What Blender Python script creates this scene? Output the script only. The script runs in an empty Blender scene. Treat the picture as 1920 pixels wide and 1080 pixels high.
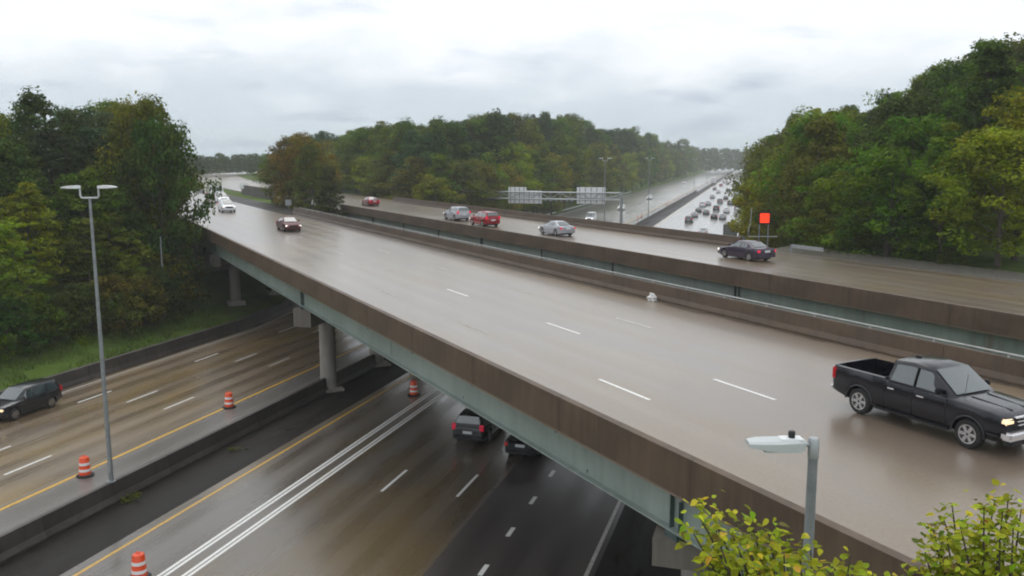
import bpy, bmesh, math, random
import numpy as np
from mathutils import Vector, Matrix

random.seed(7)
rng = np.random.default_rng(7)
R = math.radians
scene = bpy.context.scene
C = scene.collection

# ------------------------------------------------------------------ camera
F, CX, CY, HV = 1650.0, 960.0, 540.0, 296.0       # focal length in photo pixels, centre, horizon row
CAMZ = 15.8
PITCH = math.atan((CY - HV) / F)
cam_d = bpy.data.cameras.new('camera')
cam_d.sensor_width = 36.0
cam_d.lens = 36.0 * F / 1920.0
cam_d.clip_start = 0.1
cam_d.clip_end = 6000
cam = bpy.data.objects.new('camera', cam_d)
cam.location = (0, 0, CAMZ)
cam.rotation_euler = (math.pi / 2 - PITCH, 0, 0)
C.objects.link(cam)
scene.camera = cam

# ------------------------------------------------------------------ world, sun, exposure
SUN_EL, SUN_AZ = R(55), R(-25)
world = bpy.data.worlds.new('World')
scene.world = world
world.use_nodes = True
wn, wl = world.node_tree.nodes, world.node_tree.links
wn.clear()
w_out = wn.new('ShaderNodeOutputWorld')
w_bg = wn.new('ShaderNodeBackground')
w_bg.inputs['Strength'].default_value = 0.1
w_sky = wn.new('ShaderNodeTexSky')
w_sky.sky_type = 'NISHITA'
w_sky.sun_disc = False
w_sky.sun_elevation = SUN_EL
w_sky.sun_rotation = SUN_AZ
w_tc = wn.new('ShaderNodeTexCoord')
w_sep = wn.new('ShaderNodeSeparateXYZ')
wl.new(w_tc.outputs['Generated'], w_sep.inputs[0])


def wmath(op, a, b=None):
    m = wn.new('ShaderNodeMath')
    m.operation = op
    for i, v in enumerate((a, b)):
        if v is None:
            continue
        if isinstance(v, (int, float)):
            m.inputs[i].default_value = v
        else:
            wl.new(v, m.inputs[i])
    return m.outputs[0]


w_h = wmath('ADD', wmath('MAXIMUM', w_sep.outputs[2], 0.0), 0.16)
w_comb = wn.new('ShaderNodeCombineXYZ')
wl.new(wmath('DIVIDE', w_sep.outputs[0], w_h), w_comb.inputs[0])
wl.new(wmath('DIVIDE', w_sep.outputs[1], w_h), w_comb.inputs[1])
w_n1 = wn.new('ShaderNodeTexNoise')
w_n1.inputs['Scale'].default_value = 1.5
w_n1.inputs['Detail'].default_value = 6
w_n1.inputs['Roughness'].default_value = 0.55
wl.new(w_comb.outputs[0], w_n1.inputs['Vector'])
w_ramp = wn.new('ShaderNodeValToRGB')
w_ramp.color_ramp.elements[0].position = 0.29
w_ramp.color_ramp.elements[0].color = (0.72, 0.77, 0.85, 1)
w_ramp.color_ramp.elements[1].position = 0.45
w_ramp.color_ramp.elements[1].color = (0.935, 0.968, 1.0, 1)
wl.new(w_n1.outputs['Fac'], w_ramp.inputs[0])
# the cloud layer is thinner-lit towards the horizon, all the way round
w_hr = wn.new('ShaderNodeValToRGB')
w_hr.color_ramp.elements[0].position = 0.0
w_hr.color_ramp.elements[0].color = (0.56, 0.64, 0.71, 1)
w_hr.color_ramp.elements[1].position = 0.125
w_hr.color_ramp.elements[1].color = (1, 1, 1, 1)
w_e = w_hr.color_ramp.elements.new(0.062)
w_e.color = (0.66, 0.71, 0.76, 1)
w_n2 = wn.new('ShaderNodeTexNoise')
w_n2.inputs['Scale'].default_value = 7.0
w_n2.inputs['Detail'].default_value = 5
w_mp = wn.new('ShaderNodeMapping')
w_mp.inputs['Scale'].default_value = (1, 1, 2.6)
wl.new(w_tc.outputs['Generated'], w_mp.inputs[0])
wl.new(w_mp.outputs[0], w_n2.inputs['Vector'])
wl.new(wmath('ADD', w_sep.outputs[2], wmath('MULTIPLY', wmath('SUBTRACT', w_n2.outputs['Fac'], 0.5), 0.14)), w_hr.inputs[0])
w_mul = wn.new('ShaderNodeMixRGB')
w_mul.blend_type = 'MULTIPLY'
w_mul.inputs[0].default_value = 1.0
wl.new(w_ramp.outputs[0], w_mul.inputs[1])
wl.new(w_hr.outputs[0], w_mul.inputs[2])
w_gain = wn.new('ShaderNodeMixRGB')
w_gain.blend_type = 'MULTIPLY'
w_gain.inputs[0].default_value = 1.0
w_gain.inputs[2].default_value = (11.4, 11.4, 11.4, 1)
wl.new(w_mul.outputs[0], w_gain.inputs[1])
w_mix = wn.new('ShaderNodeMixRGB')
w_mix.inputs[0].default_value = 0.95                # nearly closed overcast over the clear sky
wl.new(w_sky.outputs[0], w_mix.inputs[1])
wl.new(w_gain.outputs[0], w_mix.inputs[2])
wl.new(w_mix.outputs[0], w_bg.inputs[0])
wl.new(w_bg.outputs[0], w_out.inputs[0])

sun_d = bpy.data.lights.new('sun', 'SUN')
sun_d.energy = 0.6
sun_d.angle = R(35)
sun_d.color = (1.0, 0.97, 0.92)
sun = bpy.data.objects.new('sun', sun_d)
C.objects.link(sun)
sv = Vector((math.sin(SUN_AZ) * math.cos(SUN_EL), math.cos(SUN_AZ) * math.cos(SUN_EL), math.sin(SUN_EL)))
sun.rotation_euler = sv.to_track_quat('Z', 'Y').to_euler()

scene.view_settings.view_transform = 'Standard'
scene.view_settings.look = 'None'
scene.view_settings.exposure = 0.0
scene.view_settings.gamma = 1.0
scene.cycles.use_adaptive_sampling = True
scene.cycles.adaptive_threshold = 0.03
scene.cycles.adaptive_min_samples = 12
scene.cycles.max_bounces = 5
scene.cycles.diffuse_bounces = 2
scene.cycles.glossy_bounces = 2
scene.cycles.transparent_max_bounces = 8
scene.cycles.volume_bounces = 1
scene.cycles.use_denoising = True
scene.cycles.filter_width = 2.0

# ------------------------------------------------------------------ frames of reference
DECK = 8.0
FH = math.sqrt(F * F + (CY - HV) ** 2)
PHI_B = math.atan((108 - CX) / FH)     # heading of the overpass (clockwise from +Y)
PHI_H = math.atan((1455 - CX) / FH)    # heading of the highway below
RZ_B, RZ_H = -PHI_B, -PHI_H
bdir, brt = Vector((math.sin(PHI_B), math.cos(PHI_B), 0)), Vector((math.cos(PHI_B), -math.sin(PHI_B), 0))
hdir, hrt = Vector((math.sin(PHI_H), math.cos(PHI_H), 0)), Vector((math.cos(PHI_H), -math.sin(PHI_H), 0))
SK = math.sin(PHI_H - PHI_B)
CK = math.cos(PHI_H - PHI_B)


def BW(p, q, z=DECK):
    v = brt * p + bdir * q
    return Vector((v.x, v.y, z))


def HW(s, t, z=0.0):
    v = hrt * s + hdir * t
    return Vector((v.x, v.y, z))


def to_b(v):
    return v.x * brt.x + v.y * brt.y, v.x * bdir.x + v.y * bdir.y


def to_h(v):
    return v.x * hrt.x + v.y * hrt.y, v.x * hdir.x + v.y * hdir.y


def ray(u, v):
    x, y = (u - CX) / F, (v - CY) / F
    c, s = math.cos(PITCH), math.sin(PITCH)
    return Vector((x, c - y * s, -s - y * c))


def at(u, v, z):
    d = ray(u, v)
    k = (z - CAMZ) / d.z
    return Vector((d.x * k, d.y * k, z))


def atd(u, v, dist):
    d = ray(u, v)
    k = dist / d.y
    return Vector((d.x * k, dist, CAMZ + d.z * k))


def qs(p, s):
    """q on the overpass where lateral offset p crosses highway offset s"""
    return (CK * p - s) / SK


def shift(t):
    if t < 110:
        return 0.0
    if t < 190:
        return -0.022 * (t - 110) ** 2 / 160
    return -0.022 * 40 - 0.022 * (t - 190)


# ------------------------------------------------------------------ materials
def new_mat(name):
    m = bpy.data.materials.new(name)
    m.use_nodes = True
    return m, m.node_tree.nodes, m.node_tree.links, m.node_tree.nodes['Principled BSDF']


def simple(name, col, rough=0.6, metal=0.0, emit=None, estr=0.0, coat=0.0, noise=0.0, nscale=3.0, bump=0.0):
    m, n, l, b = new_mat(name)
    b.inputs['Base Color'].default_value = (*col, 1)
    b.inputs['Roughness'].default_value = rough
    b.inputs['Metallic'].default_value = metal
    if coat:
        b.inputs['Coat Weight'].default_value = coat
        b.inputs['Coat Roughness'].default_value = 0.08
    if emit:
        b.inputs['Emission Color'].default_value = (*emit, 1)
        b.inputs['Emission Strength'].default_value = estr
    if noise or bump:
        tc = n.new('ShaderNodeTexCoord')
        t = n.new('ShaderNodeTexNoise')
        t.inputs['Scale'].default_value = nscale
        t.inputs['Detail'].default_value = 6
        t.inputs['Roughness'].default_value = 0.65
        l.new(tc.outputs['Object'], t.inputs['Vector'])
        if noise:
            r = n.new('ShaderNodeValToRGB')
            r.color_ramp.elements[0].position = 0.3
            r.color_ramp.elements[1].position = 0.7
            r.color_ramp.elements[0].color = (*[c * (1 - noise) for c in col], 1)
            r.color_ramp.elements[1].color = (*[min(1, c * (1 + noise)) for c in col], 1)
            l.new(t.outputs['Fac'], r.inputs[0])
            l.new(r.outputs[0], b.inputs['Base Color'])
        if bump:
            bp = n.new('ShaderNodeBump')
            bp.inputs['Strength'].default_value = bump
            bp.inputs['Distance'].default_value = 0.02
            l.new(t.outputs['Fac'], bp.inputs['Height'])
            l.new(bp.outputs[0], b.inputs['Normal'])
    return m


def wet_road(name, dry, dark, rough=(0.12, 0.42), lane=3.66, lane0=0.0, spec=0.5, bump=0.06, streak=1.0, tan=None, trk=0.16, film=0.0):
    """wet pavement; local X runs across the lanes and Y along them"""
    m, n, l, b = new_mat(name)
    tc = n.new('ShaderNodeTexCoord')

    def noise(sx, sy, detail, rough_=0.6):
        mp = n.new('ShaderNodeMapping')
        mp.inputs['Scale'].default_value = (sx, sy, 1)
        l.new(tc.outputs['Object'], mp.inputs[0])
        t = n.new('ShaderNodeTexNoise')
        t.inputs['Scale'].default_value = 1.0
        t.inputs['Detail'].default_value = detail
        t.inputs['Roughness'].default_value = rough_
        l.new(mp.outputs[0], t.inputs['Vector'])
        return t.outputs['Fac']

    def math_(op, a, bb):
        x = n.new('ShaderNodeMath')
        x.operation = op
        for i, v in enumerate((a, bb)):
            if isinstance(v, (int, float)):
                x.inputs[i].default_value = v
            else:
                l.new(v, x.inputs[i])
        return x.outputs[0]

    large = noise(0.09, 0.035, 4)
    stre = noise(1.3, 0.03, 4)
    fine = noise(9, 9, 3)
    sep = n.new('ShaderNodeSeparateXYZ')
    l.new(tc.outputs['Object'], sep.inputs[0])
    ph = math_('MULTIPLY', math_('SUBTRACT', sep.outputs[0], lane0), 4 * math.pi / lane)
    track = math_('MULTIPLY', math_('ADD', math_('COSINE', ph, 0.0), 1.0), 0.5)
    k = math_('ADD', math_('MULTIPLY', large, 0.55), math_('MULTIPLY', stre, 0.45 * streak))
    k = math_('ADD', k, math_('MULTIPLY', math_('SUBTRACT', track, 0.5), trk * streak))
    ramp = n.new('ShaderNodeValToRGB')
    ramp.color_ramp.elements[0].position = 0.36
    ramp.color_ramp.elements[1].position = 0.64
    ramp.color_ramp.elements[0].color = (*dark, 1)
    ramp.color_ramp.elements[1].color = (*dry, 1)
    l.new(k, ramp.inputs[0])
    colour = ramp.outputs[0]
    if tan:
        wash = n.new('ShaderNodeMapRange')
        wash.inputs['From Min'].default_value = 0.45
        wash.inputs['From Max'].default_value = 0.62
        l.new(noise(0.16, 0.06, 3), wash.inputs['Value'])
        tm = n.new('ShaderNodeMixRGB')
        l.new(wash.outputs[0], tm.inputs[0])
        l.new(colour, tm.inputs[1])
        tm.inputs[2].default_value = (*tan, 1)
        colour = tm.outputs[0]
    mx = n.new('ShaderNodeMixRGB')
    mx.blend_type = 'MULTIPLY'
    mx.inputs[0].default_value = 0.5
    l.new(colour, mx.inputs[1])
    fr = n.new('ShaderNodeValToRGB')
    fr.color_ramp.elements[0].position = 0.25
    fr.color_ramp.elements[0].color = (0.55, 0.55, 0.55, 1)
    fr.color_ramp.elements[1].position = 0.65
    l.new(fine, fr.inputs[0])
    l.new(fr.outputs[0], mx.inputs[2])
    l.new(mx.outputs[0], b.inputs['Base Color'])
    rr = n.new('ShaderNodeMapRange')
    rr.inputs['From Min'].default_value = 0.35
    rr.inputs['From Max'].default_value = 0.65
    rr.inputs['To Min'].default_value = rough[0]
    rr.inputs['To Max'].default_value = rough[1]
    l.new(k, rr.inputs['Value'])
    l.new(rr.outputs[0], b.inputs['Roughness'])
    b.inputs['Specular IOR Level'].default_value = spec
    b.inputs['Coat Weight'].default_value = film
    b.inputs['Coat IOR'].default_value = 1.4
    fm = n.new('ShaderNodeMapRange')
    fm.inputs['From Min'].default_value = 0.35
    fm.inputs['From Max'].default_value = 0.65
    fm.inputs['To Min'].default_value = 0.15
    fm.inputs['To Max'].default_value = 0.25
    l.new(k, fm.inputs['Value'])
    l.new(fm.outputs[0], b.inputs['Coat Roughness'])
    bp = n.new('ShaderNodeBump')
    bp.inputs['Strength'].default_value = bump
    bp.inputs['Distance'].default_value = 0.02
    l.new(fine, bp.inputs['Height'])
    l.new(bp.outputs[0], b.inputs['Normal'])
    return m


def concrete(name, col, stain, rough=0.7, vert=True):
    """weathered concrete with vertical run-off streaks"""
    m, n, l, b = new_mat(name)
    tc = n.new('ShaderNodeTexCoord')
    mp = n.new('ShaderNodeMapping')
    mp.inputs['Scale'].default_value = (1.6, 1.6, 0.18 if vert else 1.6)
    l.new(tc.outputs['Object'], mp.inputs[0])
    t = n.new('ShaderNodeTexNoise')
    t.inputs['Scale'].default_value = 1.5
    t.inputs['Detail'].default_value = 7
    t.inputs['Roughness'].default_value = 0.7
    l.new(mp.outputs[0], t.inputs['Vector'])
    t2 = n.new('ShaderNodeTexNoise')
    t2.inputs['Scale'].default_value = 0.35
    t2.inputs['Detail'].default_value = 4
    l.new(tc.outputs['Object'], t2.inputs['Vector'])
    ad = n.new('ShaderNodeMath')
    ad.operation = 'ADD'
    l.new(t.outputs['Fac'], ad.inputs[0])
    l.new(t2.outputs['Fac'], ad.inputs[1])
    r = n.new('ShaderNodeValToRGB')
    r.color_ramp.elements[0].position = 0.40
    r.color_ramp.elements[1].position = 0.62
    r.color_ramp.elements[0].color = (*stain, 1)
    r.color_ramp.elements[1].color = (*col, 1)
    hf = n.new('ShaderNodeMath')
    hf.operation = 'MULTIPLY'
    hf.inputs[1].default_value = 0.5
    l.new(ad.outputs[0], hf.inputs[0])
    l.new(hf.outputs[0], r.inputs[0])
    l.new(r.outputs[0], b.inputs['Base Color'])
    b.inputs['Roughness'].default_value = rough
    bp = n.new('ShaderNodeBump')
    bp.inputs['Strength'].default_value = 0.15
    bp.inputs['Distance'].default_value = 0.02
    l.new(t.outputs['Fac'], bp.inputs['Height'])
    l.new(bp.outputs[0], b.inputs['Normal'])
    return m


M = {}
M['deck'] = wet_road('wet_deck_concrete', (0.225, 0.176, 0.135), (0.17, 0.128, 0.095), (0.28, 0.40), lane0=16.75, spec=0.6, tan=(0.215, 0.155, 0.09), film=0.58, trk=0.11)
M['hwy'] = wet_road('wet_highway_concrete', (0.17, 0.15, 0.13), (0.09, 0.07, 0.052), (0.20, 0.38), lane0=-25, spec=0.5, tan=(0.16, 0.115, 0.06), film=0.5)
M['hwy2'] = wet_road('wet_highway_brown', (0.27, 0.205, 0.14), (0.15, 0.11, 0.075), (0.20, 0.38), lane0=-33, spec=0.5, tan=(0.29, 0.20, 0.09), film=0.5)
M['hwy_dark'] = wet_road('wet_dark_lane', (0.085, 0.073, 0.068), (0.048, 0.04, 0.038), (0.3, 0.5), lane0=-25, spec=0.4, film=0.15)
M['hwy_far'] = wet_road('wet_concrete_haze_tint', (0.34, 0.325, 0.30), (0.24, 0.225, 0.205), (0.28, 0.44), lane0=-33, spec=0.6, film=1.0)  # base lightened to paint in the mist that brightens the distant road
M['asph'] = wet_road('wet_asphalt', (0.032, 0.027, 0.024), (0.017, 0.014, 0.012), (0.5, 0.75), lane0=0, streak=0.6, spec=0.15)
M['shoulder'] = wet_road('wet_shoulder', (0.25, 0.235, 0.215), (0.17, 0.155, 0.14), (0.2, 0.42), lane0=0, streak=0.5)
M['parapet'] = concrete('brown_stained_concrete', (0.125, 0.083, 0.052), (0.066, 0.043, 0.029), 0.6)
M['barrier'] = concrete('dark_stained_concrete', (0.075, 0.062, 0.054), (0.035, 0.030, 0.027), 0.6)
M['pier'] = concrete('pier_concrete', (0.36, 0.34, 0.31), (0.22, 0.2, 0.18), 0.75)
M['cap'] = concrete('pier_cap_concrete', (0.20, 0.175, 0.15), (0.12, 0.105, 0.09), 0.75)
M['soffit'] = concrete('soffit_concrete', (0.16, 0.145, 0.13), (0.1, 0.09, 0.08), 0.8, False)
M['steel'] = concrete('green_painted_steel', (0.32, 0.375, 0.345), (0.23, 0.28, 0.255), 0.42)
rn = M['steel'].node_tree.nodes
for nd in rn:
    if nd.type == 'VALTORGB':
        e = nd.color_ramp.elements.new(0.30)
        e.color = (0.20, 0.15, 0.11, 1)
        nd.color_ramp.elements[0].position = 0.30
        nd.color_ramp.elements[1].position = 0.42
M['steel_dark'] = simple('dark_green_steel', (0.07, 0.10, 0.095), 0.5, noise=0.3)
M['faint_line'] = simple('faded_road_paint', (0.34, 0.30, 0.26), 0.35, noise=0.3, nscale=5)
M['white_line'] = simple('white_road_paint', (0.78, 0.77, 0.74), 0.35, noise=0.15, nscale=6)
M['worn_line'] = simple('worn_white_road_paint', (0.52, 0.50, 0.47), 0.35, noise=0.3, nscale=5)
M['yellow_line'] = simple('yellow_road_paint', (0.62, 0.36, 0.05), 0.35, noise=0.25, nscale=6)
M['galv'] = simple('galvanised_steel', (0.42, 0.44, 0.45), 0.45, 0.6, noise=0.15)
M['rail'] = simple('weathered_rail', (0.40, 0.40, 0.38), 0.5, noise=0.3, nscale=2)
M['galv_dull'] = simple('dull_grey_steel', (0.27, 0.29, 0.30), 0.5, 0.3, noise=0.2)
M['alu'] = simple('sign_back_aluminium', (0.85, 0.86, 0.87), 0.5, 0.0, noise=0.1)
M['lamp_head'] = simple('lamp_head_grey', (0.55, 0.58, 0.58), 0.45, 0.1)
M['lamp_white'] = simple('lamp_head_white', (0.8, 0.82, 0.82), 0.4)
M['black'] = simple('black_plastic', (0.012, 0.012, 0.013), 0.5)
M['rubber'] = simple('tyre_rubber', (0.018, 0.018, 0.018), 0.75)
M['rim'] = simple('alloy_rim', (0.55, 0.55, 0.56), 0.25, 0.9)
M['chrome'] = simple('chrome', (0.8, 0.8, 0.82), 0.12, 1.0)
M['glass'] = simple('car_glass', (0.035, 0.055, 0.06), 0.03, 0.0, coat=1.0)
M['glass'].node_tree.nodes['Principled BSDF'].inputs['IOR'].default_value = 1.9
M['head_on'] = simple('headlight_lit', (0.9, 0.9, 0.85), 0.1, emit=(1.0, 0.95, 0.85), estr=1.6)
M['head_warm'] = simple('headlight_warm', (0.9, 0.75, 0.5), 0.15, emit=(1.0, 0.72, 0.42), estr=0.75)
M['tail_on'] = simple('taillight_lit', (0.5, 0.02, 0.05), 0.2, emit=(1.0, 0.03, 0.10), estr=0.45)
M['tail_dim'] = simple('taillight_dim', (0.4, 0.015, 0.04), 0.2, emit=(1.0, 0.03, 0.10), estr=0.2)
M['tail'] = simple('taillight_red', (0.35, 0.01, 0.015), 0.2, emit=(1.0, 0.02, 0.02), estr=0.08)
M['plate'] = simple('number_plate', (0.7, 0.72, 0.74), 0.4)
M['orange'] = simple('drum_orange', (0.80, 0.085, 0.02), 0.35)
M['reflect_white'] = simple('reflective_white', (0.85, 0.85, 0.86), 0.35)
M['signal_red'] = simple('lit_red_panel', (0.9, 0.05, 0.01), 0.4, emit=(1.0, 0.06, 0.01), estr=0.8)
M['bark'] = simple('bark', (0.075, 0.06, 0.048), 0.9, noise=0.35, nscale=4, bump=0.6)
M['bag'] = simple('white_plastic', (0.75, 0.74, 0.72), 0.5)
M['debris'] = simple('wet_debris', (0.12, 0.11, 0.06), 0.8, noise=0.4, nscale=8)
M['joint'] = simple('joint_sealant', (0.03, 0.028, 0.026), 0.4)
M['grime'] = simple('kerb_grime', (0.075, 0.055, 0.036), 0.45, noise=0.5, nscale=2.5)
M['stain'] = simple('lime_streak', (0.32, 0.29, 0.24), 0.7, noise=0.4, nscale=20)
M['cream_box'] = simple('cream_truck_box', (0.6, 0.6, 0.5), 0.5)


def paint(name, col, rough=0.22, metal=0.15):
    return simple('paint_' + name, col, rough, metal, coat=0.35)


P = {k: paint(k, v) for k, v in dict(
    black=(0.006, 0.006, 0.011), maroon=(0.10, 0.008, 0.014), white=(0.72, 0.74, 0.76), red=(0.30, 0.012, 0.022),
    silver=(0.42, 0.43, 0.47), plum=(0.045, 0.030, 0.055), grey=(0.14, 0.15, 0.155), dark=(0.035, 0.04, 0.045),
    teal=(0.06, 0.10, 0.10), navy=(0.03, 0.045, 0.09), charcoal=(0.02, 0.022, 0.026)).items()}


def grass_mat():
    m, n, l, b = new_mat('grass_ground')
    tc = n.new('ShaderNodeTexCoord')
    t = n.new('ShaderNodeTexNoise')
    t.inputs['Scale'].default_value = 0.25
    t.inputs['Detail'].default_value = 8
    t.inputs['Roughness'].default_value = 0.7
    l.new(tc.outputs['Object'], t.inputs['Vector'])
    r = n.new('ShaderNodeValToRGB')
    r.color_ramp.elements[0].position = 0.35
    r.color_ramp.elements[0].color = (0.055, 0.075, 0.02, 1)
    r.color_ramp.elements[1].position = 0.66
    r.color_ramp.elements[1].color = (0.11, 0.175, 0.03, 1)
    l.new(t.outputs['Fac'], r.inputs[0])
    l.new(r.outputs[0], b.inputs['Base Color'])
    b.inputs['Roughness'].default_value = 0.9
    b.inputs['Specular IOR Level'].default_value = 0.1
    t2 = n.new('ShaderNodeTexNoise')
    t2.inputs['Scale'].default_value = 6
    t2.inputs['Detail'].default_value = 5
    l.new(tc.outputs['Object'], t2.inputs['Vector'])
    bp = n.new('ShaderNodeBump')
    bp.inputs['Strength'].default_value = 0.8
    bp.inputs['Distance'].default_value = 0.12
    l.new(t2.outputs['Fac'], bp.inputs['Height'])
    l.new(bp.outputs[0], b.inputs['Normal'])
    return m


M['grass'] = grass_mat()


def leaf_mat(name, translucent=0.4):
    """leaf colour = the tree's own colour, varied from leaf clump to leaf clump"""
    m, n, l, b = new_mat(name)
    oi = n.new('ShaderNodeObjectInfo')
    at_ = n.new('ShaderNodeAttribute')
    at_.attribute_name = 'tint'
    hsv = n.new('ShaderNodeHueSaturation')
    sp = n.new('ShaderNodeSeparateColor')
    l.new(at_.outputs['Color'], sp.inputs[0])
    mr = n.new('ShaderNodeMapRange')
    mr.inputs['To Min'].default_value = 0.475
    mr.inputs['To Max'].default_value = 0.525
    l.new(sp.outputs[1], mr.inputs['Value'])
    l.new(mr.outputs[0], hsv.inputs['Hue'])
    mv = n.new('ShaderNodeMapRange')
    mv.inputs['To Min'].default_value = 0.55
    mv.inputs['To Max'].default_value = 1.5
    l.new(sp.outputs[0], mv.inputs['Value'])
    l.new(mv.outputs[0], hsv.inputs['Value'])
    l.new(oi.outputs['Color'], hsv.inputs['Color'])
    l.new(hsv.outputs[0], b.inputs['Base Color'])
    b.inputs['Roughness'].default_value = 0.65
    b.inputs['Specular IOR Level'].default_value = 0.1
    tr = n.new('ShaderNodeBsdfTranslucent')
    l.new(hsv.outputs[0], tr.inputs['Color'])
    mx = n.new('ShaderNodeMixShader')
    mx.inputs[0].default_value = translucent
    l.new(b.outputs[0], mx.inputs[1])
    l.new(tr.outputs[0], mx.inputs[2])
    l.new(mx.outputs[0], n['Material Output'].inputs['Surface'])
    return m


M['leaf'] = leaf_mat('tree_leaves')
M['leaf_near'] = leaf_mat('foreground_leaves', 0.4)

# ------------------------------------------------------------------ mesh helpers
def link(name, me, mat=None, parent=None):
    o = bpy.data.objects.new(name, me)
    C.objects.link(o)
    if mat is not None and me is not None and len(me.materials) == 0:
        me.materials.append(mat)
    if parent is not None:
        o.parent = parent
    return o


def tag(o, label=None, cat=None, group=None, kind=None):
    for k, v in (('label', label), ('category', cat), ('group', group), ('kind', kind)):
        if v:
            o[k] = v
    return o


def empty(name, loc=(0, 0, 0), rz=0.0):
    o = bpy.data.objects.new(name, None)
    o.empty_display_size = 0.3
    o.location = loc
    o.rotation_euler = (0, 0, rz)
    C.objects.link(o)
    return o


def mesh(name, verts, faces, smooth=False, angle=None):
    me = bpy.data.meshes.new(name)
    me.from_pydata([tuple(v) for v in verts], [], faces)
    me.update()
    if smooth:
        me.polygons.foreach_set('use_smooth', [True] * len(me.polygons))
        if angle:
            me.set_sharp_from_angle(angle=angle)
    return me


class MB:
    def __init__(s):
        s.v, s.f = [], []

    def add(s, vs, fs):
        o = len(s.v)
        s.v += [tuple(v) for v in vs]
        s.f += [tuple(i + o for i in f) for f in fs]
        return s

    def box(s, x0, x1, y0, y1, z0, z1):
        vs = [(x0, y0, z0), (x1, y0, z0), (x1, y1, z0), (x0, y1, z0), (x0, y0, z1), (x1, y0, z1), (x1, y1, z1), (x0, y1, z1)]
        return s.add(vs, [(0, 3, 2, 1), (4, 5, 6, 7), (0, 1, 5, 4), (1, 2, 6, 5), (2, 3, 7, 6), (3, 0, 4, 7)])

    def bar(s, a, b, w, h=None):
        a, b = Vector(a), Vector(b)
        h = h or w
        d = (b - a).normalized()
        up = Vector((0, 0, 1)) if abs(d.z) < 0.95 else Vector((0, 1, 0))
        x = d.cross(up).normalized() * (w / 2)
        y = x.cross(d).normalized() * (h / 2)
        vs = [a - x - y, a + x - y, a + x + y, a - x + y, b - x - y, b + x - y, b + x + y, b - x + y]
        return s.add(vs, [(0, 3, 2, 1), (4, 5, 6, 7), (0, 1, 5, 4), (1, 2, 6, 5), (2, 3, 7, 6), (3, 0, 4, 7)])

    def tube(s, pts, radii, n=10, caps=True):
        pts = [Vector(p) for p in pts]
        if not isinstance(radii, (list, tuple)):
            radii = [radii] * len(pts)
        vs, fs = [], []
        px = None
        for i, p in enumerate(pts):
            d = (pts[min(i + 1, len(pts) - 1)] - pts[max(i - 1, 0)]).normalized()
            ref = Vector((1, 0, 0)) if abs(d.x) < 0.9 else Vector((0, 1, 0))
            if px is not None:
                ref = px
            y = d.cross(ref).normalized()
            x = y.cross(d).normalized()
            px = x
            for k in range(n):
                a = 2 * math.pi * k / n
                vs.append(p + (x * math.cos(a) + y * math.sin(a)) * radii[i])
        for i in range(len(pts) - 1):
            for k in range(n):
                k2 = (k + 1) % n
                fs.append((i * n + k, i * n + k2, (i + 1) * n + k2, (i + 1) * n + k))
        if caps:
            fs.append(tuple(range(n - 1, -1, -1)))
            fs.append(tuple((len(pts) - 1) * n + k for k in range(n)))
        return s.add(vs, fs)

    def lathe(s, prof, n=24, c=(0, 0)):
        vs, fs = [], []
        for r, z in prof:
            for k in range(n):
                a = 2 * math.pi * k / n
                vs.append((c[0] + r * math.cos(a), c[1] + r * math.sin(a), z))
        for i in range(len(prof) - 1):
            for k in range(n):
                k2 = (k + 1) % n
                fs.append((i * n + k, i * n + k2, (i + 1) * n + k2, (i + 1) * n + k))
        fs.append(tuple(range(n - 1, -1, -1)))
        fs.append(tuple((len(prof) - 1) * n + k for k in range(n)))
        return s.add(vs, fs)

    def mesh(s, name, smooth=False, angle=None):
        return mesh(name, s.v, s.f, smooth, angle)

    def build(s, name, mat, parent=None, smooth=False, angle=R(40)):
        return link(name, s.mesh(name, smooth, angle), mat, parent)


def prism_along(prof, y0, y1):
    """profile of (x, z) points swept along Y"""
    n = len(prof)
    vs = [(x, y0, z) for x, z in prof] + [(x, y1, z) for x, z in prof]
    fs = [(i, (i + 1) % n, n + (i + 1) % n, n + i) for i in range(n)]
    fs += [tuple(range(n - 1, -1, -1)), tuple(range(n, 2 * n))]
    return vs, fs


def copy_tree(o, parent=None):
    c = o.copy()
    C.objects.link(c)
    c.parent = parent
    for ch in list(o.children):
        copy_tree(ch, c)
    return c


# ------------------------------------------------------------------ the ground
S_L0, S_L1, S_R = -47.2, -56.5, -2.6


def left_edge(t):
    if t < 70:
        return S_L0
    if t < 130:
        return S_L0 + (S_L1 - S_L0) * (t - 70) / 60
    return S_L1 + shift(t)


def hnoise(x, y):
    return (math.sin(x * 0.11 + 1.3) * math.cos(y * 0.09) + 0.5 * math.sin(x * 0.23 + y * 0.19)) * 0.3


def ground_z(x, y):
    v = Vector((x, y, 0))
    s, t = to_h(v)
    p, q = to_b(v)
    sl = left_edge(t)
    sr = S_R + (shift(t) if t > 110 else 0)
    if sl <= s <= sr:
        return -0.25
    d = sl - s if s < sl else s - sr
    if s < sl:
        z = max(0.0, (d - 4.5) * 0.30) + 0.05 * min(d, 4.5)
    else:
        z = max(0.0, (d - 2.0) * 0.5)
    top = DECK - 0.35
    if d > 14 and (p < 10 or p > 58):
        z += hnoise(x, y)
    if 9 < p < 58 and s > sr:
        if s < 13.2:
            return min(z, DECK - 3.2) if p < 55.5 else min(z * 1.5, top)
        return top
    return min(z, top) if 9 < p < 60 else min(z, top + 0.3)


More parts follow.
